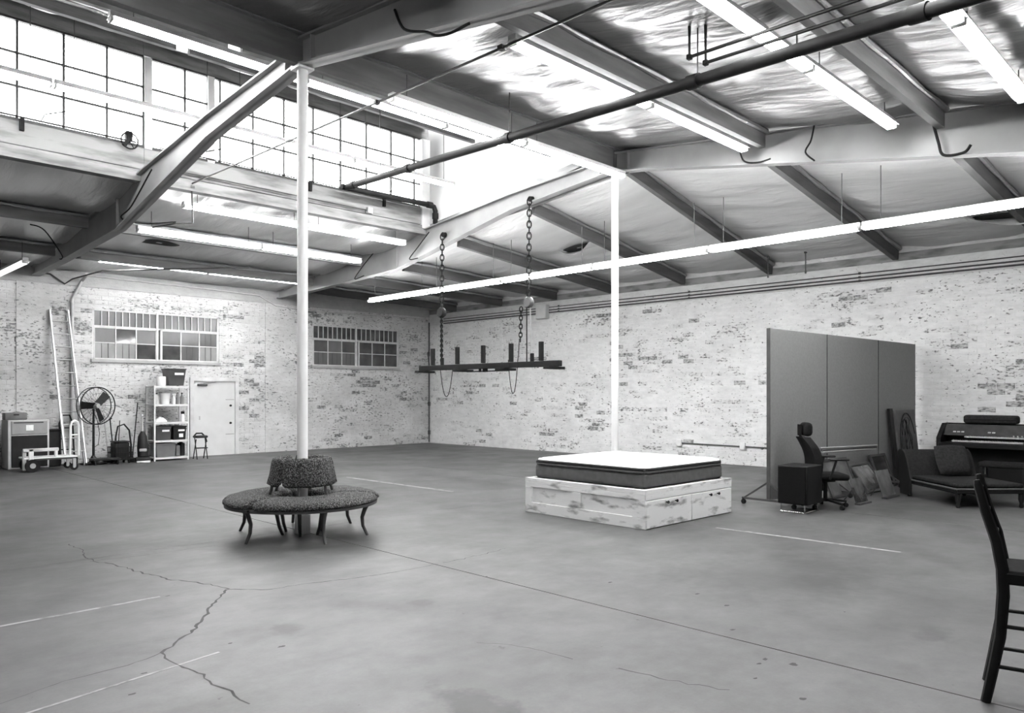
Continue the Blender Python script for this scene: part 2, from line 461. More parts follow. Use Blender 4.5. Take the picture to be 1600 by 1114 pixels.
def brick_wall(wall, side, u0, u1, ztop, openings, hot, hidden):
    """courses of bricks laid on the wall face; the 300 that show largest are single objects, the rest one joined part"""
    meshes = {}
    def to_world(u, t, z):   # t = distance out of the wall towards the room
        return (u, YL - t, z) if side == 'L' else (XR - t, u, z)
    cand = []
    nrow = int(ztop / BH)
    for r in range(nrow):
        z0 = r * BH + .005; z1 = (r + 1) * BH - .005
        k0 = int(u0 / BP) - 2
        u = k0 * BP + (BP / 2 if r % 2 else 0)
        while u < u1:
            segs = [(max(u + .005, u0), min(u + BP - .005, u1))]
            for (a, b, c, d) in openings:
                if z1 > c and z0 < d:
                    ns = []
                    for (s, e) in segs:
                        if e <= a or s >= b: ns.append((s, e)); continue
                        if s < a: ns.append((s, a))
                        if e > b: ns.append((b, e))
                    segs = ns
            for (s, e) in segs:
                if e - s > .04: cand.append((s, e, z0, z1))
            u += BP
    items = []
    for (s, e, z0, z1) in cand:
        um, zm = (s + e) / 2, (z0 + z1) / 2
        n = noise.noise(Vector((um * .55, zm * 1.5, 3.0 if side == 'L' else 11.0))) + .55 * noise.noise(Vector((um * 1.7, zm * 4.5, 7.0)))
        for (hu, hz, ru, rz, amt) in hot:
            q = ((um - hu) / ru) ** 2 + ((zm - hz) / rz) ** 2
            if q < 1: n += amt * (1 - q)
        n = n * .62 + random.uniform(-.46, .46)
        kind = 2 if n > .60 else (1 if n > .31 else 0)
        w = vis_px(to_world(um, 0, zm)); size = 0
        if w and 0 < w[0] < 1600 and not any(h[0] < w[0] < h[1] and h[2] < w[1] < h[3] for h in hidden):
            fore = (1192 * 2 * (XR if side == 'R' else YL) / (to_world(um, 0, zm)[0] + to_world(um, 0, zm)[1]) ** 2)
            size = fore * (e - s) * 1192 / w[2] * (1.0 if kind == 0 else 1.6)
        items.append((size, s, e, z0, z1, kind))
    items.sort(key=lambda t: -t[0])
    rest = MB()
    for i, (size, s, e, z0, z1, kind) in enumerate(items):
        T = .0035 + random.choice((-.001, 0, .001, .002))
        if i < 300 and size > 0:
            key = (round(e - s, 3), kind, round(T, 3))
            if key not in meshes:
                w = (e - s) / 2; h = (z1 - z0) / 2
                vs = [(-w, 0, -h), (w, 0, -h), (w, 0, h), (-w, 0, h)] + [(-w + .003, -T, -h + .003), (w - .003, -T, -h + .003), (w - .003, -T, h - .003), (-w + .003, -T, h - .003)]
                fs = [(4, 5, 6, 7), (0, 1, 5, 4), (1, 2, 6, 5), (2, 3, 7, 6), (3, 0, 4, 7)]
                if side == 'R': vs = [(y, -x, z) for (x, y, z) in vs]
                b = MB().add(vs, fs)
                me = bpy.data.meshes.new('brick'); me.from_pydata(b.v, [], b.f); me.materials.append(mw[side][kind]); meshes[key] = me
            link('brick', meshes[key], wall, to_world((s + e) / 2, 0, (z0 + z1) / 2))
        else:
            c = [(s, 0, z0), (e, 0, z0), (e, 0, z1), (s, 0, z1), (s + .003, T, z0 + .003), (e - .003, T, z0 + .003), (e - .003, T, z1 - .003), (s + .003, T, z1 - .003)]
            fs = [(4, 5, 6, 7), (0, 1, 5, 4), (1, 2, 6, 5), (2, 3, 7, 6), (3, 0, 4, 7)]
            rest.add([to_world(*p) for p in c], fs, kind)
    me = bpy.data.meshes.new('bricks'); me.from_pydata(rest.v, [], rest.f)
    for m_ in mw[side]: me.materials.append(m_)
    me.polygons.foreach_set('material_index', rest.mi)
    link('brick_courses', me, wall, kind='stuff')

def wall_core(name, side, u0, u1, ztop, openings, label):
    """the masonry behind the bricks, in blocks round the openings"""
    us = sorted({u0, u1} | {o[0] for o in openings} | {o[1] for o in openings})
    b = MB()
    for a, c in zip(us, us[1:]):
        m = (a + c) / 2; z = 0.0
        for o in sorted([o for o in openings if o[0] <= m <= o[1]], key=lambda o: o[2]):
            if o[2] > z: blk(b, side, a, c, z, o[2])
            z = o[3]
        blk(b, side, a, c, z, ztop)
    return b.build(name, mortar[side], None, False, kind='structure', label=label)
def blk(b, side, a, c, z0, z1):
    if side == 'L': b.bb((a, YL, z0), (c, YL + .3, z1))
    else: b.bb((XR, a, z0), (XR + .3, c, z1))

W1 = (5.80, 8.90, 2.47, 3.68); W2 = (11.70, 14.82, 2.47, 3.68); DR = (8.16, 9.38, 0.0, 2.01)
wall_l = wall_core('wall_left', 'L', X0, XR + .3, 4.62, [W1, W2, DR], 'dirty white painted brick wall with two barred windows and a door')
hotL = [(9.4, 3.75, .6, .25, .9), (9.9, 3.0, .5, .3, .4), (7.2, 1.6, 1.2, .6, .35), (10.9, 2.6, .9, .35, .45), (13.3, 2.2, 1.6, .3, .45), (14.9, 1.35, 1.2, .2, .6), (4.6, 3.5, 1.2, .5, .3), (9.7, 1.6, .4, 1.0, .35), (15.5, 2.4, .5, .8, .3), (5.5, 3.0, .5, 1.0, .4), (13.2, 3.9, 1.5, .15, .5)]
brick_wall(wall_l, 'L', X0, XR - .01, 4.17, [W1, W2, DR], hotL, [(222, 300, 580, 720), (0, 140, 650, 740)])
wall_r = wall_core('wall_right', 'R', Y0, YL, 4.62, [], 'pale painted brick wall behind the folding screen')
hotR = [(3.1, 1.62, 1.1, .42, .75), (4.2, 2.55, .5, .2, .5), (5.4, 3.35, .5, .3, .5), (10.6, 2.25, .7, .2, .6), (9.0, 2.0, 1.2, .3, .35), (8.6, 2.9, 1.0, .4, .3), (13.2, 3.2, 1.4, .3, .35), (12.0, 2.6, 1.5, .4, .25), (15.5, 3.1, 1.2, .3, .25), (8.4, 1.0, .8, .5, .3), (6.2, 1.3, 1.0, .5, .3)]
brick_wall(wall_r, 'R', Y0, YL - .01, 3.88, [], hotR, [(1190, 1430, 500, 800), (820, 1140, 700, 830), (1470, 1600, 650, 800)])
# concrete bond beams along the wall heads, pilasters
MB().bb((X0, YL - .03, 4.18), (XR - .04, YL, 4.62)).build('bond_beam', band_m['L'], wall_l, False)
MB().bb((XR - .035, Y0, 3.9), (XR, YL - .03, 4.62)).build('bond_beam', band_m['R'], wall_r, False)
MB().bb((XR - .05, Y0, 4.26), (XR - .035, YL - .05, 4.42)).build('wall_plate', timber_white, wall_r, False)
for (a, c) in ((10.22, 11.12), (4.24, 4.9)):
    z0 = 0
    MB().bb((a, YL - .022, 0), (c, YL, 4.18)).build('pilaster', pil_m, wall_l, False)
MB().bb((XR - .014, 16.5, 0), (XR, 16.62, 3.9)).build('pilaster_edge', mortar['R'], wall_r, False)
# walls behind the camera close the hall
plain = chipped('plain_painted_wall', .6, .2, .64)
wall_b = MB().bb((X0 - .3, Y0, 0), (X0, YL + .3, 6)).build('wall_behind', plain, None, False, kind='structure', label='painted end wall behind the camera')
wall_n = MB().bb((X0 - .3, Y0 - .3, 0), (XR + .3, Y0, 6)).build('wall_near', plain, None, False, kind='structure', label='painted side wall behind the camera')

# ------------------------------------------------------------------ barred windows and door in the window wall
def barred_window(name, W, label, dark):
    a, b, z0, z1 = W
    w = struct(name, label)
    yf = YL + .02
    mid = (a + b) / 2; zt = z0 + (z1 - z0) * .66
    fr = MB()
    for x in (a + .025, b - .025): fr.bb((x - .025, yf - .01, z0), (x + .025, yf + .05, z1))
    fr.bb((a, yf - .01, z1 - .04), (b, yf + .05, z1)); fr.bb((a, yf - .01, z0), (b, yf + .05, z0 + .035))
    fr.build('frame', frame_pale, w, False)
    MB().bb((mid - .07, yf - .03, z0), (mid - .02, yf + .05, z1)).bb((mid + .03, yf - .02, z0), (mid + .07, yf + .05, zt + .02)).build('mullion', frame_pale, w, False)
    MB().bb((a, yf - .02, zt - .02), (b, yf + .04, zt + .02)).build('transom', frame_pale, w, False)
    MB().bb((a - .03, YL - .05, z0 - .07), (b + .03, YL + .06, z0)).build('window_sill', band_m['L'], w, False)
    MB().bb((a - .05, YL + .09, z0 - .05), (b + .05, YL + .12, z1 + .05)).build('back_board', mat('board_behind_window', .10 if not dark else .03, .05 if not dark else .02, 3, .7), w, False)
    bar = MB().bb((-.011, -.012, zt + .02), (.011, .012, z1 - .04)).mesh('bar', frame_pale, False)
    for h0, h1 in ((a + .05, mid - .07), (mid - .02, b - .05)):
        n = 9
        for k in range(1, n):
            link('bar', bar, w, (h0 + (h1 - h0) * k / n, yf - .005, 0))
        MB().bb((h0, yf + .02, zt + .02), (h1, yf + .026, z1 - .04)).build('pane', pane_film if not dark else pane_dark, w, False)
    # lower casements: two rows of three panes each
    zmid = z0 + .035 + (zt - .02 - z0 - .035) * .5
    for hi, (h0, h1) in enumerate(((a + .05, mid - .07), (mid + .07, b - .05))):
        sash = MB()
        for k in range(0, 4):
            x = h0 + (h1 - h0) * k / 3
            sash.bb((x - .013, yf - .015, z0 + .035), (x + .013, yf + .02, zt - .02))
        sash.bb((h0, yf - .015, zmid - .011), (h1, yf + .02, zmid + .011)); sash.bb((h0, yf - .015, zt - .045), (h1, yf + .02, zt - .02))
        so = sash.build('sash', frame_pale, w, False)
        for r, (q0, q1) in enumerate(((z0 + .035, zmid - .011), (zmid + .011, zt - .045))):
            for k in range(3):
                x0 = h0 + (h1 - h0) * k / 3 + .013; x1 = h0 + (h1 - h0) * (k + 1) / 3 - .013
                tilt = math.radians(random.uniform(-.6, .6))
                code = (('dmd', 'ddd') if dark else ('mdm', 'mmb')) if r else (('bmb', 'ddd') if dark else ('ppd', 'dmp'))
                cd = code[hi][k]
                pm = {'d': pane_dark, 'm': pane_film, 'b': pane_film, 'p': pane_pale}[cd]
                if cd in 'bpm' and (cd != 'm' or r == 0):
                    for q in (1, 2):
                        xx = x0 + (x1 - x0) * q / 3
                        MB().bb((xx - .007, yf - .006, q0), (xx + .007, yf - .001, q1)).build('bar', frame_dark, so, False)
                MB().box(((x0 + x1) / 2, yf + .005, (q0 + q1) / 2), (x1 - x0, .004, q1 - q0), RX(tilt)).build('pane', pm, so, False)
    return w
barred_window('window_1', W1, 'barred steel window above the storage shelves and ladder', False)
barred_window('window_2', W2, 'dark barred steel window nearer the corner, right of the bench post', True)

door = struct('door_1', 'white flush steel door beside the storage shelves')
a, b, _, h = DR
MB().bb((a - .05, YL - .06, 0), (a + .05, YL + .08, h + .06)).bb((b - .05, YL - .06, 0), (b + .05, YL + .08, h + .06)).bb((a + .05, YL - .06, h - .04), (b - .05, YL + .08, h + .06)).build('door_frame', mat('door_frame_paint', .62, .5, 4, .5), door, False)
MB().bb((a + .05, YL - .01, 0.0), (b - .05, YL + .04, h - .04)).build('door_leaf', mat('white_door_paint', .62, .57, 3, .45), door, False)
dx = a + .28
MB().cbox((dx, YL - .04, h - .14), (.26, .05, .05), .01).bar((dx + .02, YL - .07, h - .10), (dx + .36, YL - .05, h - .06), .02, .01).build('door_closer', conduit_grey, door)
for z in (.85, 1.32):
    MB().lathe([(0, 0), (.028, 0), (.03, .012), (.02, .02), (.026, .045), (.012, .055), (0, .055)], 14, (b - .17, YL - .01, z), R=RX(PI / 2)).build('door_knob', blk_plastic, door)
for z in (.55, 1.48): MB().bb((b - .30, YL - .016, z - .012), (b - .07, YL - .01, z + .012)).build('hinge_strap', steel_grey, door, False)
MB().bb((a + .20, YL - .013, .95), (a + .23, YL - .01, 1.05)).build('push_plate', steel_grey, door, False)

# ------------------------------------------------------------------ roof: insulation sheets between purlins
ceiling = struct('ceiling', 'wrinkled foil faced insulation sheets under the roof')
def sheet(x0, x1, y0, y1, zf, nm='insulation_sheet', fm=None):
    sd = random.uniform(0, 50)
    nu = max(8, int((x1 - x0) * 9)); nv = max(6, int((y1 - y0) * 7))
    def fn(s, t):
        x = x0 + (x1 - x0) * s; y = y0 + (y1 - y0) * t
        e = min(1, min(t, 1 - t) * 5)
        n = noise.noise(Vector((x * 1.7 + sd, y * .55, sd))) * .07 + noise.noise(Vector((x * 4.5 + sd, y * 1.2 + x * .6, sd * 2))) * .04
        sag = -.06 * 4 * t * (1 - t)
        return (x, y, zf(x, y) + (n + sag) * e - .01)
    MB().grid(fn, nu, nv, flip=True).build(nm, fm or foil, ceiling, True, 60)
PN = [YR - .06, 5.32, 2.95, .6, -1.75, -4.1, Y0]       # purlin lines on the near slope
PF = [YC + .05, 15.75, 17.95, YL]                       # low roof
PU = [YR + .06, 9.9, 11.65, YC - .05]                   # raised slope
PH = [YL, 18.6, 16.5, 14.3, 12.35, 10.15, 7.92, 5.3, 2.85, .5, -1.9, -4.3, Y0]   # hip bay
BX = [X0, -1.4, XA, XB]
for a, b in zip(BX, BX[1:]):
    for p, q in zip(PN, PN[1:]): sheet(a, b, q, p, lambda x, y: z_near(y))
    for p, q in zip(PF, PF[1:]): sheet(a, b, p, q, lambda x, y: z_low(y), fm=foil_bright)
    for p, q in zip(PU, PU[1:]): sheet(a, b, p, q, lambda x, y: z_up(y))
for p, q in zip(PH, PH[1:]): sheet(XB, XR, q, p, z_hip, fm=foil_bright)
# opaque roof deck above the sheets (keeps the sky out)
deck = MB()
def quad(p): 
    deck.add([(x, y, z + .12) for x, y, z in p], [(0, 1, 2, 3)])
quad([(X0 - .3, Y0 - .3, z_near(Y0 - .3)), (XB, Y0 - .3, z_near(Y0 - .3)), (XB, YR, z_near(YR)), (X0 - .3, YR, z_near(YR))])
quad([(X0 - .3, YR, z_near(YR)), (XB, YR, z_near(YR)), (XB, YC + .25, 7.66), (X0 - .3, YC + .25, 7.66)])
quad([(X0 - .3, YC, z_low(YC)), (XB, YC, z_low(YC)), (XB, YL + .35, z_low(YL + .35)), (X0 - .3, YL + .35, z_low(YL + .35))])
for (p, _), (q, _) in zip(HIP, HIP[1:]):
    deck.grid(lambda s, t, p=p, q=q: (XB - .02 + (XR + .37 - XB) * s, p + (q - p) * t, z_hip(min(XR, XB - .02 + (XR + .37 - XB) * s), p + (q - p) * t) + .14), 10, 8)
deck.build('roof_deck', timber, ceiling, False)
# gable walls that close the raised part
wall_g = MB().prism([(YR - .2, 5.55), (YC + .12, 5.05), (YC + .12, 7.7), (YR - .2, 6.05)], XB + .09, XB + .14).build('wall_gable', mat('white_gable_board', .9, .85, 2, .7), None, False, kind='structure', label='bright white gable board above the far steel rafter')
MB().prism([(YR - .2, 5.2), (YC + .12, 5.05), (YC + .12, 7.7), (YR - .2, 6.05)], X0 - .1, X0 - .02).build('wall_gable_far', plain, None, False, kind='structure', label='gable board at the end of the hall behind the camera')
MB().prism([(Y0 - .3, 3.9), (YR + .3, 5.5), (YR + .3, 6.0), (Y0 - .3, 4.15)], XB + .085, XB + .10).build('gable_infill', foil, ceiling, False)
MB().prism([(YR, 5.4), (YL + .3, 4.5), (YL + .3, 4.75), (YC, 5.4), (YR, 6.0)], XB + .085, XB + .088).build('gable_infill', foil, ceiling, False)

# ------------------------------------------------------------------ clerestory windows
cz = [5.78, 6.28, 6.78, 7.28]
cols = [4.73 + .625 * k for k in range(-9, 10)]
cols = [c for c in cols if X0 < c < 10.5]
bays = [(-1.3, 4.67), (4.79, 10.56)]
glass_y = YC + .02
for wi, (a, b) in enumerate(bays):
    w = struct('window_%d' % (3 + wi), ['high clerestory window band left of the bench post rafter', 'high clerestory window band between the two white posts'][wi])
    cs = [a] + [c for c in cols if a + .2 < c < b - .2] + [b]
    sash = MB()
    for z in cz[1:3]: sash.bb((a, YC - .012, z - .014), (b, YC + .03, z + .014))
    sash.bb((a, YC - .03, cz[0] - .03), (b, YC + .05, cz[0] + .015)); sash.bb((a, YC - .02, cz[3] - .015), (b, YC + .05, cz[3] + .03))
    sash.build('sash_bars', frame_dark, w, False)
    mu = MB().bb((-.018, -.018, cz[0]), (.013, .035, cz[3])).mesh('mullion', frame_dark, False)
    for c in cs: link('mullion', mu, w, (c, YC, 0))
    for c0, c1 in zip(cs, cs[1:]):
        for q0, q1 in zip(cz, cz[1:]):
            MB().bb((c0 + .013, glass_y, q0 + .011), (c1 - .013, glass_y + .004, q1 - .011)).build('pane', pane_clear, w, False)
# far left strip closes the opening behind the camera
MB().bb((X0, YC, 5.2), (-1.3, YC + .1, 7.6)).build('wall_clerestory', plain, None, False, kind='structure', label='boarded end of the clerestory band')
tr = 0
def trim(b, m, label):
    global tr
    tr += 1
    return b.build('trim_%d' % tr, m, None, False, kind='structure', label=label)
for k, (a, b) in enumerate(((X0, 4.66), (4.665, XB + .12))):
    trim(MB().bb((a, YC - .03, 7.30), (b, YC + .12, 7.72)), timber_white, ['timber head board above the left clerestory band', 'timber head board above the right clerestory band'][k])
    s = struct('trim_sill_%d' % (k + 1), ['stained white sill beam under the left clerestory band', 'stained white sill beam under the right clerestory band'][k])
    b2 = b + (.05 if k else 0)
    MB().bb((a, YC - .05, 5.385), (b2, YC + .1, 5.74)).build('sill_board', timber_white, s, False)
    MB().bb((a, YC - .09, 5.17), (b2 + (.1 if k else 0), YC + .1, 5.36)).build('sill_board', timber_white, s, False)
for x in (4.73, 5.80):
    trim(MB().bb((x - .06, YC - .06, 5.742), (x + .06, YC + .04, 7.27)), steel_white, 'white window post ' + ('behind the bench post rafter' if x < 5 else 'second from the left in the clerestory'))
trim(MB().bb((10.5, YC - .1, 5.3), (10.72, YC + .05, 7.27)), steel_white, 'white corner post at the end of the clerestory band')
for x in (2.9, 5.2, 7.75, 9.5):
    MB().bb((x - .03, YC - .10, 5.60), (x + .03, YC - .05, 5.78)).build('sill_bracket', black_iron, bpy.data.objects['trim_sill_1' if x < 4.6 else 'trim_sill_2'], False)
# sky portal in the clerestory opening (guides sampling of the daylight)
pl = bpy.data.lights.new('clerestory_portal', 'AREA'); pl.shape = 'RECTANGLE'; pl.size = 11.9; pl.size_y = 1.5
po = bpy.data.objects.new('clerestory_portal', pl); COL.objects.link(po)
po.location = (4.63, YC + .2, 6.53); po.rotation_euler = (-PI / 2, 0, 0)
pl.cycles.is_portal = True

# ------------------------------------------------------------------ steel frames and posts
def lerp_poly(P, y):
    P = sorted(P)
    if y <= P[0][0]: return P[0][1]
    for (a, za), (b, zb) in zip(P, P[1:]):
        if y <= b: return za + (zb - za) * (y - a) / (b - a)
    return P[-1][1]
FAR_B = [(YR, 5.50), (10.6, 5.25), (13.0, 4.78), (14.35, 4.52), (17.9, 4.38), (YL, 4.33)]
FAR_T = [(YR, 5.74), (10.64, 5.57), (13.0, 5.33), (15.7, 5.00), (YL, 4.54)]
NEA_B = [(YR, 5.50), (2.1, 4.48), (0, 4.15), (Y0, 3.35)]
NEA_T = [(YR, 5.82), (5.6, 5.53), (2.1, 5.09), (Y0, 3.95)]
def rafter(x, B, T, label, stiff, name='steel_rafter'):
    ys = sorted({p[0] for p in B} | {p[0] for p in T})
    r = thing(name, label, 'beam', (x, YR, 0))
    def L(p): return [(y - YR, z) for (y, z) in p]
    bot = [(y, lerp_poly(B, y)) for y in ys]; top = [(y, lerp_poly(T, y)) for y in ys]
    MB().prism(L(bot) + list(reversed(L(top))), -.02, .02).build('web', beam_paint, r, False)
    MB().prism(L(bot) + [(y, z + .025) for y, z in reversed(L(bot))], -.09, .09).build('bottom_flange', beam_paint, r, False)
    MB().prism([(y, z - .025) for y, z in L(top)] + list(reversed(L(top))), -.09, .09).build('top_flange', beam_paint, r, False)
    for y in stiff:
        MB().bb((-.075, y - YR - .012, lerp_poly(B, y) + .02), (.075, y - YR + .012, lerp_poly(T, y) - .02)).build('stiffener', beam_paint, r, False)
    return r
rafter(XA, FAR_B, FAR_T, 'pale steel rafter falling from the bench post to the window wall', (14.35, 8.4))
rafter(XA, NEA_B, NEA_T, 'grey steel rafter running from the bench post over the camera', (7.8, 2.0))
rafter(XB, FAR_B, FAR_T, 'pale steel rafter falling left from the post behind the mattress', (14.35, 8.4))
rafter(XB, NEA_B, NEA_T, 'pale steel rafter running right from the post behind the mattress', (7.8, 2.0))

def post(x, label):
    t = thing('steel_post', label, 'post', (x, YR, 0))
    MB().tube([(0, 0, 0), (0, 0, 5.46)], .062, 20).build('shaft', post_white, t)
    MB().bb((-.10, -.10, 5.455), (.10, .10, 5.485)).build('cap_plate', steel_white, t, False)
    MB().bb((-.065, -.065, 0), (.065, .065, .22)).build('foot_sleeve', post_white, t, False)
    return t
post(XA, 'round white steel post rising through the circular bench')
post(XB, 'round white steel post standing behind the mattress')

def rbeam(x0, x1, label):
    t = thing('ridge_beam', label, 'beam', (x0, YR, 5.5))
    MB().bb((.0, -.05, 0), (x1 - x0, .05, .34)).build('timber_member', timber, t, False)
    MB().bb((.0, -.11, .34), (x1 - x0, .11, .37)).build('top_plate', timber, t, False)
rbeam(-1.4, XA - .022, 'dark ridge beam left of the bench post')
rbeam(XA + .022, XB - .022, 'ridge beam spanning between the two white posts')

# ------------------------------------------------------------------ purlins
timber_dark = mat('dark_purlin_timber', .10, .06, 3, .8, stretch=(.3, 2, 2), bump=.15, spec=.2)
def purlin(p, q, w, h, label, group, m=None, lap=True):
    t = thing('roof_purlin', label, 'purlin', p, 0, group)
    d = Vector(q) - Vector(p)
    MB().bar((0, 0, -h / 2), d + Vector((0, 0, -h / 2)), w, h).build('timber_member', m or timber, t, False)
    if lap:
        n = 14; pts = [d * (k / n) + Vector((0, -w / 2 - .02, -.035 + random.uniform(-.012, .012))) for k in range(n + 1)]
        MB().tube(pts, [.035 + random.uniform(-.012, .012) for _ in pts], 8).build('foil_lap', foil, t)
    return t
gn = 'purlins on the slope above the camera'
for k, y in enumerate(PN[1:5]):
    w_ = ['directly above the pair of lights nearest the ridge', 'above the lights crossed by the thick black pipe', 'above the lights in the top right corner', 'just behind the camera'][k]
    purlin((XA + .12, y, z_near(y) - .02), (XB - .12, y, z_near(y) - .02), .09, .26, 'stained timber purlin ' + w_, gn)
for k, y in enumerate(PN[1:4]):
    purlin((-1.4, y, z_near(y) - .02), (XA - .12, y, z_near(y) - .02), .09, .26, 'timber purlin left of the near rafter, number %s down from the ridge' % ['one', 'two', 'three'][k], gn)
gl_ = 'purlins of the low roof by the window wall'
for k, y in enumerate(PF[1:3]):
    purlin((-1.4, y, z_low(y) - .02), (XA - .12, y, z_low(y) - .02), .10, .24, 'dark purlin at the far left, ' + ['nearer the clerestory sill', 'nearer the window wall'][k], gl_)
    purlin((XA + .12, y, z_low(y) - .02), (XB - .12, y, z_low(y) - .02), .10, .24, 'low roof purlin between the pale rafters, ' + ['nearer the clerestory sill', 'nearer the window wall'][k], gl_)
gu = 'purlins of the raised slope'
for k, y in enumerate(PU[1:3]):
    for j, (a, b) in enumerate(((-1.4, XA - .1), (XA + .1, XB - .1))):
        purlin((a, y, z_up(y) - .02), (b, y, z_up(y) - .02), .08, .2, 'raised slope purlin %s, %s' % (['left of the bench post', 'between the posts'][j], ['nearer the ridge', 'nearer the clerestory'][k]), gu, timber_white)
gh = 'purlins fanning to the long brick wall'
names = ['closest to the far corner', 'second from the far corner', 'third from the far corner', 'fourth from the far corner', 'fifth from the far corner', 'at the ridge, ending above the screen', 'right of the ridge one, over the screen', 'at the right edge above the organ', 'off to the right of the organ']
for k, y in enumerate(PH[1:10]):
    purlin((XB + .10, y, z_hipf(y) - .02), (XR - .06, y, ZW - .02), .10, .26, 'sloping timber purlin to the right brick wall, ' + names[k], gh, timber_dark)

# ------------------------------------------------------------------ fluorescent strips
def light_proto(hang, bare=False, glow=None):
    t = link('fluorescent_light', None)
    L = 1.21
    MB().cbox((0, 0, .03), (2 * L, .04 if bare else .11, .06), .008).build('housing', white_gloss, t)
    rf = MB()
    if bare: rf.prism([(-.025, .0), (-.03, -.006), (-.008, -.03), (.008, -.03), (.03, -.006), (.025, 0)], -L, L)
    else: rf.prism([(-.055, .0), (-.085, -.012), (-.085, -.016), (-.05, -.004), (.05, -.004), (.085, -.016), (.085, -.012), (.055, 0)], -L, L)
    rf.build('reflector', white_gloss, t, False)
    tube_mesh = MB().tube([(-L + .04, 0, 0), (L - .04, 0, 0)], .021, 10).mesh('tube', glow or tube_m)
    for y in ((-.040, .040) if bare else (-.036, .036)): link('tube', tube_mesh, t, (0, y, -.036))
    so = MB().cbox((0, 0, 0), (.03, .12, .055), .006).mesh('lamp_socket', white_gloss)
    for x in (-L + .02, L - .02): link('lamp_socket', so, t, (x, 0, -.03))
    hg = MB().tube([(0, 0, 0), (0, 0, hang)], .006, 6).mesh('hanger', conduit_grey)
    for x in (-.95, .95): link('hanger', hg, t, (x, 0, .06))
    return t
def light_row(x, y, z, n, rot, hang, label_fn, group, glow=None):
    p = light_proto(hang, hang > .7 and rot, glow)
    for k in range(n):
        o = p if k == 0 else copy_tree(p)
        if rot: o.location = (x, y + 2.44 * k, z); o.rotation_euler = (0, 0, PI / 2)
        else: o.location = (x + 2.44 * k, y, z)
        o['label'] = label_fn(k); o['category'] = 'light'; o['group'] = group
G = 'bare fluorescent strips'
sd = ['left', 'right']
light_row(6.72, 5.52, 5.26, 2, 0, .2, lambda k: 'fluorescent strip above mid hall passing over the thick pipe, %s half' % sd[k], G)
light_row(6.50, 3.40, 5.02, 2, 0, .18, lambda k: 'fluorescent strip near the camera at top right of centre, %s half' % sd[k], G)
light_row(6.02, 1.90, 4.82, 2, 0, .2, lambda k: 'fluorescent strip in the top right corner, %s' % ['mostly cut off by the top edge', 'lower half'][k], G)
light_row(6.92, 7.88, 5.38, 2, 0, .3, lambda k: 'fluorescent strip along the ridge ending at the second post, %s half' % sd[k], G)
light_row(4.05, 9.2, 5.86, 3, 0, .25, lambda k: 'fluorescent strip under the raised slope above the clerestory, %s of three' % ['left', 'middle', 'right'][k], G)
light_row(1.76, 12.0, 5.95, 4, 0, .95, lambda k: 'fluorescent strip hung in front of the clerestory glass, %s from the left' % ['first', 'second', 'third', 'fourth'][k], G)
light_row(6.62, 13.62, 4.98, 2, 0, .2, lambda k: 'fluorescent strip just under the clerestory sill beam, %s half' % sd[k], G)
light_row(6.25, 14.8, 4.68, 2, 0, .3, lambda k: 'fluorescent strip in the middle row under the low roof, %s half' % sd[k], G)
light_row(6.58, 18.15, 4.58, 2, 0, .12, lambda k: 'fluorescent strip in the row closest to the window wall, %s half' % sd[k], G)
# unseen rows added to brighten the bench post and left foreground
light_row(-.4, 2.2, 4.86, 2, 0, .2, lambda k: 'added unseen fluorescent strip over the left bay, front row, %s half' % sd[k], G)
light_row(-.4, 5.52, 5.26, 2, 0, .2, lambda k: 'added unseen fluorescent strip over the left bay, ridge row, %s half' % sd[k], G)
ordn = ['eighth', 'seventh', 'sixth', 'fifth', 'fourth', 'third', 'second', 'first']
light_row(11.2, 15.15 - 2.44 * 6, 4.03, 7, 1, .75, lambda k: '%s fluorescent strip from the far corner in the row along the right wall' % ordn[k + 1], G)
light_row(3.87, 18.70, 4.28, 1, 1, .34, lambda k: 'fluorescent strip hung on wires at the far left edge', G, emit('dimmed_tube', 4.0))  # glow turned down so the wall beside it gets no hot spot

# ------------------------------------------------------------------ pipes and conduits
t = thing('drain_pipe', 'thick black iron pipe crossing under the roof to the clerestory sill', 'pipe')
def mp_(y): return (5.895 + .188 * y, y, 4.316 + .108 * y)
end = mp_(12.95)
MB().tube([mp_(-4.0), end], .058, 16).build('long_run', black_iron, t)
for y in (12.6, 10.3, 7.35, 4.1, 1.9):
    c = Vector(mp_(y)); d = Vector((.188, 1, .108)).normalized()
    MB().tube([c - d * .07, c + d * .07], .072, 16).build('coupling', black_iron, t)
MB().tube([(end[0] - .1, 12.97, end[2]), (10.45, 12.97, end[2] + .02), (10.56, 12.97, end[2]), (10.60, 12.97, end[2] - .08), (10.60, 12.97, 5.36)], .055, 14).build('branch_run', black_iron, t)
MB().tube([(10.38, 12.97, end[2] + .02), (10.50, 12.97, end[2] + .02)], .07, 14).build('elbow_collar', black_iron, t)
MB().tube([(10.60, 12.97, 5.46), (10.60, 12.97, 5.58)], .07, 14).build('elbow_collar', black_iron, t)
for (y, top) in ((7.32, z_near(7.32)), (4.05, z_near(4.05)), (11.4, z_up(11.4))):
    p = mp_(y); MB().tube([p, (p[0], p[1], top)], .008, 8).build('hanger_rod', conduit_grey, t)

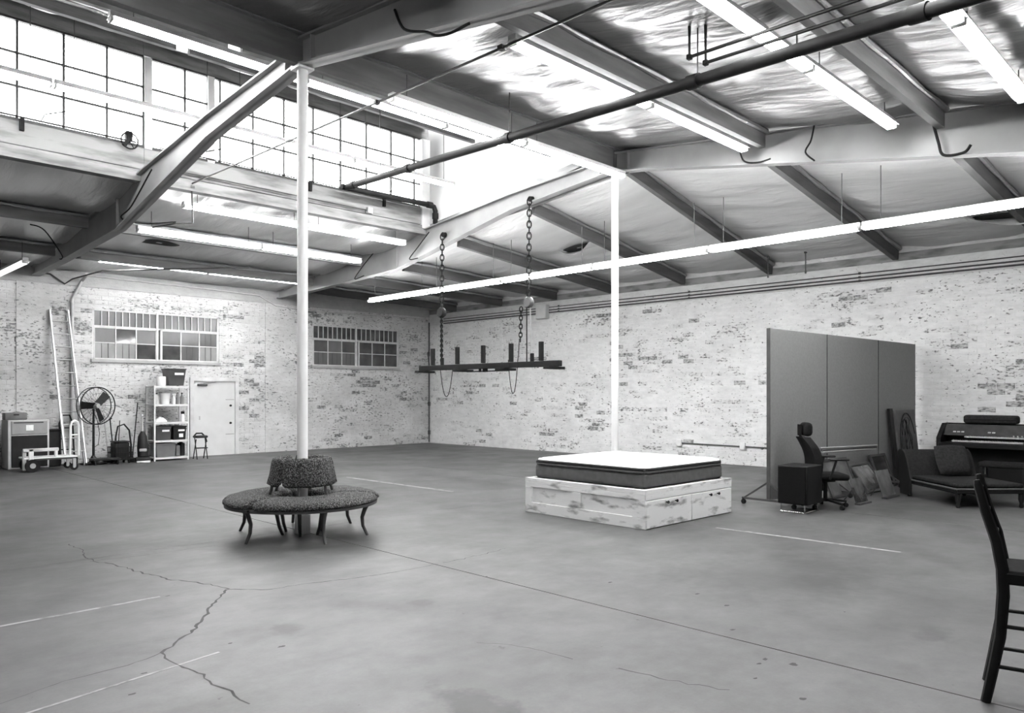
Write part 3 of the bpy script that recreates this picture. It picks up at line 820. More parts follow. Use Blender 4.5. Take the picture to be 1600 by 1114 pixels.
def run(name, label, pts, r, m=None, cat='conduit', n=8):
    t = thing(name, label, cat, pts[0])
    o = Vector(pts[0])
    MB().tube([Vector(p) - o for p in pts], r, n).build('run', m or conduit_grey, t)
    return t, o
def parts_at(t, o, spots, size, m, name='coupling'):
    me = MB().cbox((0, 0, 0), size, .006).mesh(name, m)
    for p in spots: link(name, me, t, Vector(p) - o)
def off(y, dx, dz): p = mp_(y); return (p[0] + dx, p[1], p[2] + dz)
for (dy, dx, dz, nm) in ((4.10, -.08, .22, 'upper'), (3.95, .0, .15, 'lower')):
    t, o = run('thin_pipe', 'thin black pipe beside the thick one, %s of the two' % nm, [off(-3, dx, dz), off(dy, dx, dz), (off(dy, dx, dz)[0], dy, z_near(dy))], .017, black_iron, 'pipe')
    parts_at(t, o, [off(dy, dx, dz), off(1.5, dx, dz)], (.05, .05, .05), black_iron)
t, o = run('lighting_conduit', 'thin dark conduit crossing the ceiling and dropping left of the bench post', [(5.45, 2.4, 5.14), (5.45, 13.33, 5.3), (5.46, 13.36, 5.22), (5.47, 13.34, 4.62), (5.2, 13.4, 4.58), (5.0, 13.9, 4.56)], .014)
parts_at(t, o, [(5.45, 5.6, 5.19), (5.45, 7.8, 5.22), (5.46, 13.34, 5.24)], (.07, .07, .05), conduit_grey, 'junction_box')
# conduit along the clerestory sill with its box
t, o = run('sill_conduit', 'conduit on the clerestory sill beam ending in a small box', [(4.9, YC - .11, 5.46), (9.05, YC - .11, 5.44)], .011)
parts_at(t, o, [(9.1, YC - .12, 5.44)], (.12, .08, .12), steel_grey, 'junction_box')
# long conduits on the right brick wall
for k, (z, r, y0_) in enumerate(((4.10, .012, -5.0), (4.02, .016, -5.0), (3.95, .018, -5.0))):
    t, o = run('wall_conduit', '%s of three long conduits under the bond beam of the right wall' % ['topmost', 'middle', 'lowest'][k], [(XR - .06, y0_, z), (XR - .06, 13.0 + 1.8 * k, z - .01), (XR - .06, 19.2, z - .02)], r, conduit_grey)
    parts_at(t, o, [(XR - .055, y, z) for y in (2.0, 6.0, 10.0, 14.2)], (.03, .05, .05), conduit_grey, 'clamp')
t, o = run('corner_conduit', 'dark conduit running down the far corner of the room', [(XR - .10, YL - .10, 4.0), (XR - .10, YL - .10, 3.1), (XR - .15, YL - .12, 2.9), (XR - .10, YL - .10, 2.6), (XR - .10, YL - .10, .03)], .022)
parts_at(t, o, [(XR - .12, YL - .1, 2.95), (XR - .1, YL - .1, 1.3), (XR - .1, YL - .1, .35)], (.07, .06, .14), conduit_grey)
t, o = run('ladder_conduit', 'white pipe on the window wall behind the ladder', [(5.55, YL - .5, 4.42), (5.55, YL - .12, 4.30), (5.36, YL - .06, 3.85), (5.36, YL - .06, .2)], .035, conduit_pale, 'pipe', 12)
parts_at(t, o, [(5.36, YL - .05, 3.8), (5.36, YL - .05, 2.2)], (.1, .05, .06), steel_grey, 'clamp')
t, o = run('window_wall_conduit', 'thin dark conduit along the head of the window wall', [(4.75, YL - .07, 4.41), (4.9, YL - .07, 4.40), (5.2, YL - .07, 4.2), (5.3, YL - .3, 4.30), (5.6, YL - 1.4, 4.40), (8.0, YL - 3.6, 4.5)], .018)
t, o = run('wall_pipe', 'pale conduit along the bond beam of the window wall', [(5.6, YL - .07, 4.44), (8.6, YL - .07, 4.40), (10.0, YL - .07, 4.36), (10.5, YL - .07, 4.12), (11.6, YL - .07, 4.06), (15.9, YL - .07, 4.12)], .014, conduit_pale)
t, o = run('floor_conduit', 'low conduit between two outlet boxes on the right wall', [(XR - .03, 10.28, .44), (XR - .03, 5.0, .42)], .013, conduit_grey)
for y, nm in ((10.28, 'left'), (8.6, 'right')):
    b = thing('outlet_box', 'small white outlet box low on the right wall, %s one' % nm, 'outlet', (XR - .05, y, .44))
    MB().cbox((0, 0, 0), (.06, .13, .16), .01).build('box_body', white_gloss, b)
    MB().bb((-.034, -.02, -.05), (-.03, .02, .05)).build('socket_plate', white_gloss, b, False)
b = thing('electrical_box', 'square grey electrical box high on the right wall near the hoist', 'electrical box', (XR - .12, 14.75, 3.97))
MB().cbox((0, 0, 0), (.16, .40, .40), .012).build('box_body', mat('box_grey', .6, .55, 4, .5), b)
MB().cbox((-.085, 0, 0), (.012, .37, .37), .004).build('box_cover', mat('box_cover_grey', .66, .6, 4, .5), b)
# drooping cables at the rafters
def cable(label, pts, r=.012):
    P = [Vector(p) for p in pts]; S = []
    n = 6
    for i in range(len(P) - 1):
        p0, p1, p2, p3 = P[max(i - 1, 0)], P[i], P[i + 1], P[min(i + 2, len(P) - 1)]
        for k in range(n):
            s = k / n
            S.append(.5 * ((2 * p1) + (p2 - p0) * s + (2 * p0 - 5 * p1 + 4 * p2 - p3) * s * s + (3 * p1 - p0 - 3 * p2 + p3) * s ** 3))
    S.append(P[-1]); o = S[0]
    t = thing('hanging_cable', label, 'cable', o)
    MB().tube([p - o for p in S], r, 7).build('cord', black_iron, t)
cable('black cable looping down the near rafter at top centre', [(XA - .03, 6.25, 5.5), (XA - .1, 6.0, 5.2), (XA - .11, 5.65, 5.05), (XA - .1, 5.5, 4.97), (XA - .1, 5.3, 4.93), (XA - .1, 5.05, 4.93)], .014)
cable('cable tied round the far rafter left of the sill beam', [(XA - .1, 12.6, 5.2), (XA - .1, 13.5, 4.78), (XA - .1, 14.0, 4.66), (XA + .35, 14.3, 4.68), (XA + .9, 14.2, 4.78)])
cable('cable dropping from the dark purlin at far left to the rafter', [(XA - 1.0, 16.0, 4.72), (XA - .7, 16.3, 4.70), (XA - .12, 17.4, 4.44), (XA - .1, 17.6, 4.40), (XA + .3, 17.7, 4.5)])
cable('cable hooked on the right rafter below the light end', [(XB - .11, 5.7, 5.35), (XB - .11, 5.62, 5.13), (XB - .11, 5.4, 5.06), (XB - .11, 5.2, 5.07)])
cable('wavy black cable hanging across the right rafter', [(XB - .11, 4.55, 5.42), (XB - .11, 4.60, 5.2), (XB - .11, 4.68, 5.05), (XB - .11, 4.55, 4.9)])
cable('black cable down the right rafter toward its lower edge', [(XB - .11, 3.05, 5.1), (XB - .11, 2.98, 4.8), (XB - .11, 2.92, 4.62), (XB - .11, 2.7, 4.60), (XB - .11, 2.62, 4.68)], .018)
cable('cable down the far pale rafter left of the hoist', [(XB - .11, 13.1, 5.18), (XB - .11, 13.5, 4.9), (XB - .11, 13.8, 4.68), (XB - .11, 13.5, 4.66)])
cable('second cable on the far pale rafter, behind the bench post', [(XB - .11, 15.2, 5.0), (XB - .11, 15.7, 4.7), (XB - .11, 16.0, 4.46), (XB - .11, 15.6, 4.50)])

# window gear on the clerestory sill: shaft, arms, crank wheel
t = thing('window_crank', 'dark crank wheel and shaft of the clerestory opener left of the rafter', 'crank', (4.40, YC - .14, 5.80))
MB().tube([(-5.5, .06, 0), (.12, .06, 0)], .014, 8).build('shaft', black_iron, t)
MB().tube([(.0 + .13 * math.cos(2 * PI * k / 20), -.02, -.02 + .13 * math.sin(2 * PI * k / 20)) for k in range(20)], .013, 6, closed=True).build('wheel_rim', black_iron, t)
for k in range(3):
    a = PI * k / 3; MB().tube([(.13 * math.cos(a), -.02, -.02 + .13 * math.sin(a)), (-.13 * math.cos(a), -.02, -.02 - .13 * math.sin(a))], .008, 5).build('spoke', black_iron, t)
MB().cbox((0, .03, .06), (.10, .10, .16), .01).build('gear_box', black_iron, t)
MB().bar((-.10, -.03, -.12), (-.02, -.02, .0), .04, .05).build('bracket', black_iron, t, False)
for x in (-1.25, -2.6): MB().tube([(x, .06, 0), (x + .05, .06, .12), (x + .35, -.05, .22)], .009, 6).build('push_arm', black_iron, t)
t = thing('window_shaft', 'thin dark opener shaft below the right clerestory band', 'shaft', (4.9, YC - .09, 5.79))
MB().tube([(0, 0, 0), (5.5, 0, 0)], .012, 8).build('rod', black_iron, t)
for x in (.75, 2.3, 3.4, 4.6): MB().tube([(x, 0, 0), (x + .05, 0, .12), (x + .5, -.08, .28)], .008, 6).build('push_arm', black_iron, t)

# torn insulation
def torn(x, y, zf, L, Wd, label_on):
    pts = []
    def fn(s, t_):
        a = s * 2 * PI; r = .15 + .85 * t_
        px_ = x + math.cos(a) * Wd * r * .5; py_ = y + math.sin(a) * L * .5 * r * (1 + .15 * math.sin(3 * a))
        return (px_, py_, zf(px_, py_) - .10)
    MB().grid(fn, 24, 3).build('torn_hole', dark_hole, ceiling)
    if label_on is None: return
    def fl(s, t_):
        px_ = x - Wd * .5 + Wd * s; py_ = y - L * .5 + L * t_
        return (px_, py_ , zf(px_, py_) - .10 - .22 * math.sin(PI * t_) * (1 - s) ** 1.5)
    MB().grid(fl, 10, 12).build('torn_flap', mat('loose_insulation', .75, .6, 4, .8), ceiling)
torn(13.0, 10.9, z_hip, .9, .35, '')
torn(14.6, 2.9, z_hip, 1.6, .4, '')
torn(6.1, 16.6, lambda x, y: z_low(y), .35, .85, None)
for y, nm in ((7.76, 'left'), (6.93, 'right')):
    t = thing('hanger_rod', 'short dark rod hanging by the right wall head above the screen, %s one' % nm, 'rod', (15.6, y, 4.16))
    MB().tube([(0, 0, 0), (0, 0, .48)], .012, 6).build('rod', conduit_grey, t); MB().cbox((0, 0, .44), (.06, .05, .05), .006).cbox((0, 0, .02), (.03, .03, .06), .004).build('clamp', conduit_grey, t)

# ------------------------------------------------------------------ pipe rack hung from two chain hoists
HX = XB - .14
def hy(u): r = (u - 800) / 1192.0; return HX * (1 - r) / (1 + r)
rack = thing('hanging_rack', 'dark iron rack bar with five upright pegs hung on chains', 'rack', (HX, 11.4, 2.2))
ya, yb = hy(657), hy(876)
MB().cbox((0, (ya + yb) / 2 - 11.4, 0), (.10, ya - yb, .11), .01).build('rack_bar', black_iron, rack)
pg = MB().cbox((0, 0, .19), (.065, .085, .36), .006).mesh('peg', black_iron)
for u in (676.5, 714.7, 755, 798.6, 845.6): link('peg', pg, rack, (0, hy(u) - 11.4, .05))
ft = MB().cbox((0, 0, 0), (.46, .14, .05), .006).mesh('cross_foot', black_iron)
for u in (664, 724, 790, 866): link('cross_foot', ft, rack, (.0, hy(u) - 11.4, -.08))
MB().tube([(.1, hy(724) - 11.4, -.1), (.1, hy(790) - 11.4, -.1)], .012, 8).build('stay_rod', black_iron, rack)
for u in (750, 756, 760): MB().bb((-.02, hy(u) - 11.42, -.12), (.02, hy(u) - 11.38, -.05)).build('lug', black_iron, rack, False)

def chain_mesh(p, q, lk=.10, r=.009):
    p = Vector(p); q = Vector(q); d = q - p; n = max(2, int(d.length / (lk * .72))); b = MB()
    ax = d.normalized(); s = ax.orthogonal().normalized(); s2 = ax.cross(s)
    for k in range(n):
        c = p + d * ((k + .5) / n); side = s if k % 2 else s2
        pts = []
        for j in range(10):
            a = 2 * PI * j / 10
            pts.append(c + ax * math.cos(a) * lk * .5 + side * math.sin(a) * lk * .28)
        b.tube(pts, r, 5, closed=True)
    return b
def loop_pts(y0, y1, z0, zl, x, n=18):
    return [(x, y0 + (y1 - y0) * k / n, zl + (z0 - zl) * abs(2 * k / n - 1) ** 2.2) for k in range(n + 1)]
for k, (u, zt, zb, nm) in enumerate(((690, 5.06, 3.5, 'left'), (826, 5.36, 3.5, 'right'))):
    y = hy(u)
    h = thing('chain_hoist', 'chain hoist and hand chain on the rack, %s one' % nm, 'hoist', (HX, y, 2.2))
    MB().tube([(.10, .0, zt - 2.2), (.02, 0, zt - 2.2)], [.06, .05], 12).build('anchor_plate', black_iron, h)
    chain_mesh((.02, 0, zt - 2.2), (0, 0, zb - 2.2), .15, .013).build('load_chain', black_iron, h)
    MB().lathe([(0, -.06), (.09, -.06), (.11, -.03), (.11, .03), (.09, .06), (0, .06)], 20, (0, 0, 3.38 - 2.2), R=RY(PI / 2)).build('hoist_body', conduit_grey if k else black_iron, h)
    MB().cbox((0, .0, 3.5 - 2.2), (.05, .05, .12), .01).build('hook_block', black_iron, h)
    if k == 0:
        chain_mesh((0, 0, 1.12), (0, .0, .08), .07, .02).build('drop_chain', black_iron, h)
        MB().tube(loop_pts(-.02, -.42, -.05, -.62, -.05), .008, 6).build('hand_chain', black_iron, h)
    else:
        chain_mesh((-.02, .18, 1.10), (-.02, .20, .45), .11, .012).build('slack_chain', black_iron, h)
        MB().tube([(0, .05, 1.1), (0, .05, .05)], .012, 6).build('drop_chain', black_iron, h)
        MB().tube([(0, -.04, 1.1), (0, -.06, .45), (0, -.06, .1)], .012, 6).build('lift_rod', galv, h)
        MB().tube([(-.05, .20, .5), (-.05, .22, .2)] + loop_pts(.24, .50, .1, -.55, -.05), .008, 6).build('hand_chain', black_iron, h)
    MB().cbox((0, -.02 - .07 * k, .13), (.06, .07, .16), .01).build('lower_hook', black_iron, h)

# ------------------------------------------------------------------ circular bench round the first post
boucle = mat('boucle_fabric', .17, .004, 80, .95, bump=1.0, bscale=70, detail=3, lo=.46, hi=.62, dist=.03)
leg_wood = mat('dark_stained_leg', .05, .03, 8, .4)
bench = thing('circular_bench', 'round boucle bench of three curved sections encircling the white post', 'bench', (XA, YR, 0), 0)
SE = [math.radians(a) for a in (200, 320, 80)]
def arc_pad(prof, a0, a1, n=40, endr=.035, fmin=.45):
    c = (sum(p[0] for p in prof) / len(prof), sum(p[1] for p in prof) / len(prof))
    b = MB(); k = len(prof); vs = []
    for i in range(n + 1):
        s = i / n; a = a0 + (a1 - a0) * s
        e = min(s, 1 - s); f = 1.0 if e > endr else math.sqrt(max(0.0, 1 - (1 - e / endr) ** 2)) * (1 - fmin) + fmin
        for (r, z) in prof:
            q = noise.noise(Vector((r * 9, a * 6, z * 9))) * .007
            rr = c[0] + (r - c[0]) * f + q; zz = c[1] + (z - c[1]) * f + q
            vs.append((rr * math.cos(a), rr * math.sin(a), zz))
    fs = [(i * k + j, (i + 1) * k + j, (i + 1) * k + (j + 1) % k, i * k + (j + 1) % k) for i in range(n) for j in range(k)]
    fs += [tuple(range(k)), tuple(n * k + j for j in range(k))]
    return b.add(vs, fs)
seat_prof = [(.27, .40), (.28, .45), (.34, .475), (.45, .49), (.60, .495), (.74, .485), (.84, .462), (.885, .43), (.89, .405), (.86, .385), (.70, .38), (.45, .38)]
back_prof = [(.400, .60), (.375, .72), (.35, .83), (.335, .885), (.30, .905), (.265, .89), (.255, .83), (.285, .70), (.315, .60), (.36, .575)]
g = math.radians(1.2); g2 = math.radians(3.5)
for a in SE:
    arc_pad(seat_prof, a + g, a + math.radians(120) - g).build('seat_section', boucle, bench, True, 70)
    MB().lathe([(.29, .355), (.87, .355), (.87, .385), (.29, .385)], 30, a0=a + g, a1=a + math.radians(120) - g).build('seat_rail', leg_wood, bench)
    arc_pad(back_prof, a + g2, a + math.radians(120) - g2, endr=.05, fmin=.7).build('backrest_section', boucle, bench, True, 70)
    for da in {200: (-8, 58), 320: (-14, 53), 80: (-11, 45)}[round(math.degrees(a))]:
        t_ = a + math.radians(da); c, s = math.cos(t_), math.sin(t_)
        pts = [(r * c, r * s, z) for (r, z) in ((.80, .37), (.765, .30), (.735, .21), (.745, .11), (.785, .03), (.80, 0))]
        MB().tube(pts, [.026, .026, .023, .02, .018, .016], 8).build('leg', leg_wood, bench)
    for da in (34, 86):
        t_ = a + math.radians(da); c, s = math.cos(t_), math.sin(t_)
        MB().tube([(r * c, r * s, z) for (r, z) in ((.31, .37), (.30, .25), (.27, .10), (.23, 0))], [.024, .024, .02, .017], 8).build('leg', leg_wood, bench)
        MB().tube([(r * c, r * s, z) for (r, z) in ((.385, .46), (.36, .54), (.35, .64))], .017, 8).build('back_post', leg_wood, bench)

# ------------------------------------------------------------------ bed base and mattress
ww = mat('distressed_white_wood', .82, .22, 3.0, .6, stretch=(1, 1, 3.2), lo=.30, hi=.46, detail=9, bump=.1, coords='World')
bx0, bx1, by0, by1, bh = 7.66, 9.66, 5.35, 7.40, .474
bed = thing('bed_base', 'distressed whitewashed bed base with drawers under the mattress', 'bed', ((bx0 + bx1) / 2, (by0 + by1) / 2, 0), math.radians(-1))
cx, cy = (bx0 + bx1) / 2, (by0 + by1) / 2
hx, hyy = (bx1 - bx0) / 2, (by1 - by0) / 2
MB().bb((-hx + .02, -hyy + .02, 0), (hx - .02, hyy - .02, bh - .05)).build('carcass', ww, bed, False)
MB().bb((-hx, -hyy, bh - .05), (hx, -hyy + .08, bh)).bb((-hx, hyy - .08, bh - .05), (hx, hyy, bh)).bb((-hx, -hyy + .08, bh - .05), (-hx + .08, hyy - .08, bh)).bb((hx - .08, -hyy + .08, bh - .05), (hx, hyy - .08, bh)).build('top_rail', ww, bed, False)
# long side with framed recesses (faces the bench)
def plank(n, a, b): MB().cbox([(a[i] + b[i]) / 2 for i in range(3)], [b[i] - a[i] for i in range(3)], .003).build(n, ww, bed)
L_ = 2 * hyy
plank('face_rail', (-hx, -hyy, .355), (-hx + .022, hyy, bh - .051))
plank('face_rail', (-hx, -hyy, 0), (-hx + .022, hyy, .14))
plank('face_stile', (-hx, hyy - .13, .142), (-hx + .022, hyy, .353))
plank('face_stile', (-hx, -hyy, .142), (-hx + .022, -hyy + .20, .353))
plank('face_stile', (-hx, hyy - 1.02, .142), (-hx + .022, hyy - .86, .353))
# drawer side (faces the camera right)
plank('face_rail', (-hx, -hyy - .0, .352), (hx, -hyy + .022, bh - .051))
for x0_, x1_ in ((-hx + .015, .0 - .006), (.006, hx - .015)):
    d_ = MB().cbox(((x0_ + x1_) / 2, -hyy + .008, .175), (x1_ - x0_, .03, .335), .005).build('drawer', ww, bed)
    for q in (.42, .62):
        MB().lathe([(0, 0), (.008, 0), (.008, .02), (.02, .028), (.017, .04), (0, .043)], 12, (x0_ + (x1_ - x0_) * q, -hyy - .007, .30), R=RX(PI / 2)).build('knob', blk_plastic, d_)

m_side = mat('grey_quilted_side', .07, .052, 14, .8, bump=.4, bscale=9, coords='Object')
m_top = mat('white_mattress_top', .88, .84, 6, .85, bump=.12, bscale=5)
m_pipe = mat('dark_piping', .05, .035, 20, .8)
matt = thing('mattress', 'thick pillow top mattress with white top and dark grey sides', 'mattress', (cx + .02, cy + .01, bh + .001), math.radians(-1))
mx_, my_ = .905, .945
MB().cbox((0, 0, .095), (2 * mx_, 2 * my_, .19), .045, seg=3).build('side_wall', m_side, matt)
def ring(hx_, hy_, z, r, rc=.10):
    pts = []
    for (sx, sy, a0) in ((1, 1, 0), (-1, 1, 90), (-1, -1, 180), (1, -1, 270)):
        for k in range(6):
            a = math.radians(a0 + 90 * k / 5); pts.append((sx * (hx_ - rc) + rc * math.cos(a), sy * (hy_ - rc) + rc * math.sin(a), z))
    return MB().tube(pts, r, 7, closed=True)
ring(mx_, my_, .195, .014).build('lower_piping', m_pipe, matt)
MB().cbox((0, 0, .218), (2 * mx_ - .02, 2 * my_ - .02, .05), .02, seg=2).build('gusset', m_pipe, matt)
ring(mx_, my_, .240, .012).build('upper_piping', m_pipe, matt)
def top(s, t_):
    x = (s * 2 - 1) * mx_; y = (t_ * 2 - 1) * my_
    e = min(1 - abs(s * 2 - 1), 1 - abs(t_ * 2 - 1)); r = .10
    ccx = max(abs(x) - (mx_ - r), 0); ccy = max(abs(y) - (my_ - r), 0)
    if ccx > 0 and ccy > 0:
        l = math.hypot(ccx, ccy)
        if l > r:
            x = math.copysign(mx_ - r + ccx / l * r, x); y = math.copysign(my_ - r + ccy / l * r, y)
    return (x, y, .242 + .040 * (1 - (1 - min(1, e * 9)) ** 2) + .006 * noise.noise(Vector((x * 3, y * 3, 0))))
MB().grid(top, 40, 40).build('pillow_top', m_top, matt, True, 80)

# ------------------------------------------------------------------ rolling folding screen
scr_m = mat('grey_screen_board', .21, .19, 30, .85, bump=.05)
n0, n1 = Vector((10.5, 5.22, 0)), Vector((15.95, 4.945, 0))
ang = math.atan2(n1.y - n0.y, n1.x - n0.x); SL = (n1 - n0).length
scr = thing('rolling_screen', 'tall grey three panel rolling screen in front of the right wall', 'screen', n0, ang)
for k, (a, b) in enumerate(((0, .329), (.329, .69), (.69, 1.0))):
    p = MB().cbox(((a + b) / 2 * SL, 0, 1.345), ((b - a) * SL - .014, .045, 2.51), .006).build('panel', scr_m, scr)
    MB().bb((a * SL + .0, -.027, .09), (a * SL + .012, .027, 2.60)).build('edge_trim', frame_dark, p, False)
MB().bb((SL - .012, -.027, .09), (SL, .027, 2.60)).build('end_trim', frame_dark, scr, False)
for a in (0, .329, .69, 1.0):
    x = a * SL
    f = MB().bar((x, -.42, .09), (x, .42, .09), .035, .03).bar((x, -.38, .10), (x, -.02, .34), .022, .022).bar((x, .38, .10), (x, .02, .34), .022, .022).build('base_foot', frame_dark, scr, False)
    for y in (-.40, .40):
        MB().tube([(x - .014, y, .036), (x + .014, y, .036)], .036, 14).bb((x - .02, y - .012, .036), (x + .02, y + .012, .085)).build('caster', rubber, f)

# ------------------------------------------------------------------ things by the screen
cab = thing('speaker_cabinet', 'black box cabinet on a chrome sled base in front of the screen', 'cabinet', (10.14, 4.49, 0))
MB().cbox((.26, .21, .385), (.50, .42, .53), .01).build('cabinet_body', mat('black_cabinet_wood', .008, .005, 4, .6, spec=.15), cab)
MB().cbox((.005, .21, .385), (.012, .39, .50), .004).build('front_panel', mat('black_grille', .006, .004, 40, .9, spec=.1), cab)
MB().tube([(.03, .04, .12), (.03, .04, .015), (.03, .38, .015), (.03, .38, .12)], .012, 8).build('sled_leg', chrome, cab)
MB().tube([(.47, .04, .12), (.47, .04, .015), (.47, .38, .015), (.47, .38, .12)], .012, 8).build('sled_leg', chrome, cab)
MB().tube([(.03, .04, .015), (.47, .04, .015)], .012, 8).build('sled_runner', chrome, cab)

oc = thing('office_chair', 'black high back office chair with headrest facing right', 'chair', (11.01, 4.60, 0), math.radians(-50))
blk_mesh = mat('black_chair_fabric', .009, .005, 30, .8, spec=.15)
def soft_box(c, s, b, R=None): return MB().cbox(c, s, b, R, 3)
soft_box((.02, 0, .455), (.50, .50, .09), .04).build('seat', blk_mesh, oc, True, 80)
bk = MB()
def bkf(s, t_):
    z = .52 + .50 * t_; w = (.25 - .05 * abs(t_ - .35)) * (1 - .35 * max(0, t_ - .75) * 4)
    y = (s * 2 - 1) * w
    return (-.16 - .14 * t_ + .06 * math.sin(t_ * PI) + .05 * (s * 2 - 1) ** 2, y, z)
bk.grid(bkf, 10, 12)
bk.grid(lambda s, t_: (bkf(s, t_)[0] - .11, bkf(s, t_)[1], bkf(s, t_)[2]), 10, 12)
for s_ in (0, 1):
    bk.grid(lambda s, t_, s_=s_: (bkf(s_, t_)[0] - .11 * s, bkf(s_, t_)[1], bkf(s_, t_)[2]), 1, 12)
for t0_ in (0, 1):
    bk.grid(lambda s, t_, t0_=t0_: (bkf(s, t0_)[0] - .11 * t_, bkf(s, t0_)[1], bkf(s, t0_)[2]), 10, 1)
bk.build('backrest', blk_mesh, oc, True, 60)
MB().tube([(-.30, 0, .95), (-.36, 0, 1.05), (-.35, 0, 1.15)], .018, 8).bb((-.375, -.06, 1.04), (-.35, .06, 1.20)).build('headrest_bracket', blk_plastic, oc)
soft_box((-.27, 0, 1.13), (.13, .30, .20), .06).build('headrest', blk_mesh, oc, True, 80)
for s_ in (-1, 1):
    MB().bar((-.02, .27 * s_, .43), (.06, .29 * s_, .70), .04, .03).cbox((.10, .29 * s_, .715), (.27, .08, .03), .012).build('armrest', blk_plastic, oc)
MB().tube([(-.22, 0, .40), (-.25, 0, .50), (-.22, 0, .62)], .025, 8).build('back_strut', blk_plastic, oc)
MB().cyl((0, 0, .09), (0, 0, .42), .03, 12).build('gas_column', blk_plastic, oc)
MB().cbox((0, 0, .40), (.24, .18, .05), .01).build('tilt_mechanism', blk_plastic, oc)
for k in range(5):
    a = math.radians(72 * k + 10); c, s = math.cos(a), math.sin(a)
    l = MB().bar((.02 * c, .02 * s, .12), (.31 * c, .31 * s, .085), .045, .03).build('base_leg', blk_plastic, oc, False)
    MB().tube([(.31 * c - .02 * s, .31 * s + .02 * c, .032), (.31 * c + .02 * s, .31 * s - .02 * c, .032)], .032, 12).tube([(.31 * c, .31 * s, .03), (.31 * c, .31 * s, .08)], .01, 6).build('caster', rubber, l)

# leaning pictures
def scr_y(x): return 5.22 + (x - 10.5) * (4.945 - 5.22) / 5.45 - .03
def leaning(name, label, x, w, h, foot, m, thick=.03, border=None):
    y_top = scr_y(x) - .012 - thick; lean = math.asin(min(.9, foot / h))
    t = thing(name, label, 'picture', (x, y_top - foot + .002, thick * math.sin(lean) + .001), ang)
    R = RX(-lean)
    MB().cbox(R @ Vector((0, 0, h / 2)), (w, thick, h), .004, R).build('board', m, t)
    if border:
        fr = MB()
        for (c, s) in (((0, -thick / 2 - .004, h - .02), (w, .02, .04)), ((0, -thick / 2 - .004, .02), (w, .02, .04)), ((-w / 2 + .02, -thick / 2 - .004, h / 2), (.04, .02, h - .08)), ((w / 2 - .02, -thick / 2 - .004, h / 2), (.04, .02, h - .08))):
            fr.box(R @ Vector(c), s, R)
        fr.build('picture_frame', border, t, False)
    return t
gl1 = mat('glazed_print', .14, .04, 2.6, .12, spec=.8, lo=.4, hi=.6); gl2 = mat('pale_print', .2, .1, 2.0, .2, spec=.7, lo=.4, hi=.6); gl3 = mat('dark_print', .06, .03, 3, .15, spec=.8)
leaning('leaning_picture', 'large pale framed picture leaning on the screen behind the office chair', 12.35, .95, .62, .22, gl2, .025, frame_dark)
leaning('leaning_picture', 'glossy framed picture leaning on the screen right of the office chair', 13.30, .78, .55, .34, gl1, .025, frame_dark)
leaning('leaning_picture', 'dark glossy picture on the screen nearest the tall painting', 14.05, .62, .60, .20, gl3, .025, frame_dark)
# small acrylic sheets stood in front
def easel(label, x, y, w, h, rz, m):
    t = thing('standing_print', label, 'picture', (x, y, 0), rz)
    R = RX(math.radians(-18))
    MB().cbox(R @ Vector((0, 0, h / 2 + .03)), (w, .012, h), .003, R).build('board', m, t)
    MB().bar((0, .30, .0), R @ Vector((0, .01, h * .8)), .02, .012).build('prop_leg', frame_dark, t, False)
    MB().bb((-w / 2, -.05, .0), (w / 2, .03, .028)).build('ledge', frame_dark, t, False)
easel('small glossy print standing low under the office chair arm', 11.75, 4.35, .40, .36, ang, gl1)
easel('small glossy print standing between the chair and the daybed', 12.75, 4.30, .48, .42, ang, gl2)
t = thing('wall_tube_bundle', 'long thin rods lying across the leaning pictures', 'rods', (11.45, 4.72, .70))
for k in range(3):
    z = .02 + .03 * k
    MB().tube([(0, .1 + .02 * k, z + .04), (2.35, .17 - .01 * k, z - .03)], .014, 8).build('rod', [steel_grey, frame_dark, steel_grey][k], t)

pt = leaning('tall_painting', 'tall painting of dark flowing lines leaning at the end of the screen', 15.2, .90, 1.34, .13, mat('grey_canvas', .10, .07, 5, .7), .05)
Rp = RX(-math.asin(.13 / 1.34)); ln = MB()
def stroke(pts, r):
    P = []
    for (x, z) in pts: P.append(Rp @ Vector((x, -.0275, z)))
    ln.tube(P, [r * (.5 + .5 * math.sin(PI * k / (len(P) - 1)) + .15) for k in range(len(P))], 6, sx=.25)
for (cx_, cz_, rx_, rz_, a0_, a1_, w_) in ((0, .68, .36, .60, 20, 340, .016), (.02, .70, .30, .50, 60, 290, .010), (-.04, .55, .20, .40, -80, 150, .012), (.06, .80, .16, .30, 90, 330, .010), (-.10, .95, .12, .22, -60, 200, .009), (.10, .40, .14, .26, 100, 360, .012)):
    stroke([(cx_ + rx_ * math.cos(math.radians(a0_ + (a1_ - a0_) * k / 24)), cz_ + rz_ * math.sin(math.radians(a0_ + (a1_ - a0_) * k / 24))) for k in range(25)], w_)
for (x0_, ph, w_) in ((-.05, 0, .012), (.04, 1.3, .010), (.14, 2.2, .009), (-.16, .7, .009)):
    stroke([(x0_ + .05 * math.sin(ph + k * .42) + .02 * math.sin(k * .9), .18 + .98 * k / 24) for k in range(25)], w_)
ln.build('painted_lines', mat('ink_line', .008, .005, 9, .6, spec=.2), pt)
t = thing('dark_board', 'narrow black board leaning beside the tall painting', 'board', (14.60, 4.79, 0), ang)
R = RX(math.radians(-6))
MB().cbox(R @ Vector((0, 0, .69)) + Vector((0, 0, .01)), (.14, .05, 1.36), .004, R).build('board', blk_plastic, t)
MB().cbox((0, .0, .03), (.14, .10, .03), .004).build('foot_strip', blk_plastic, t)

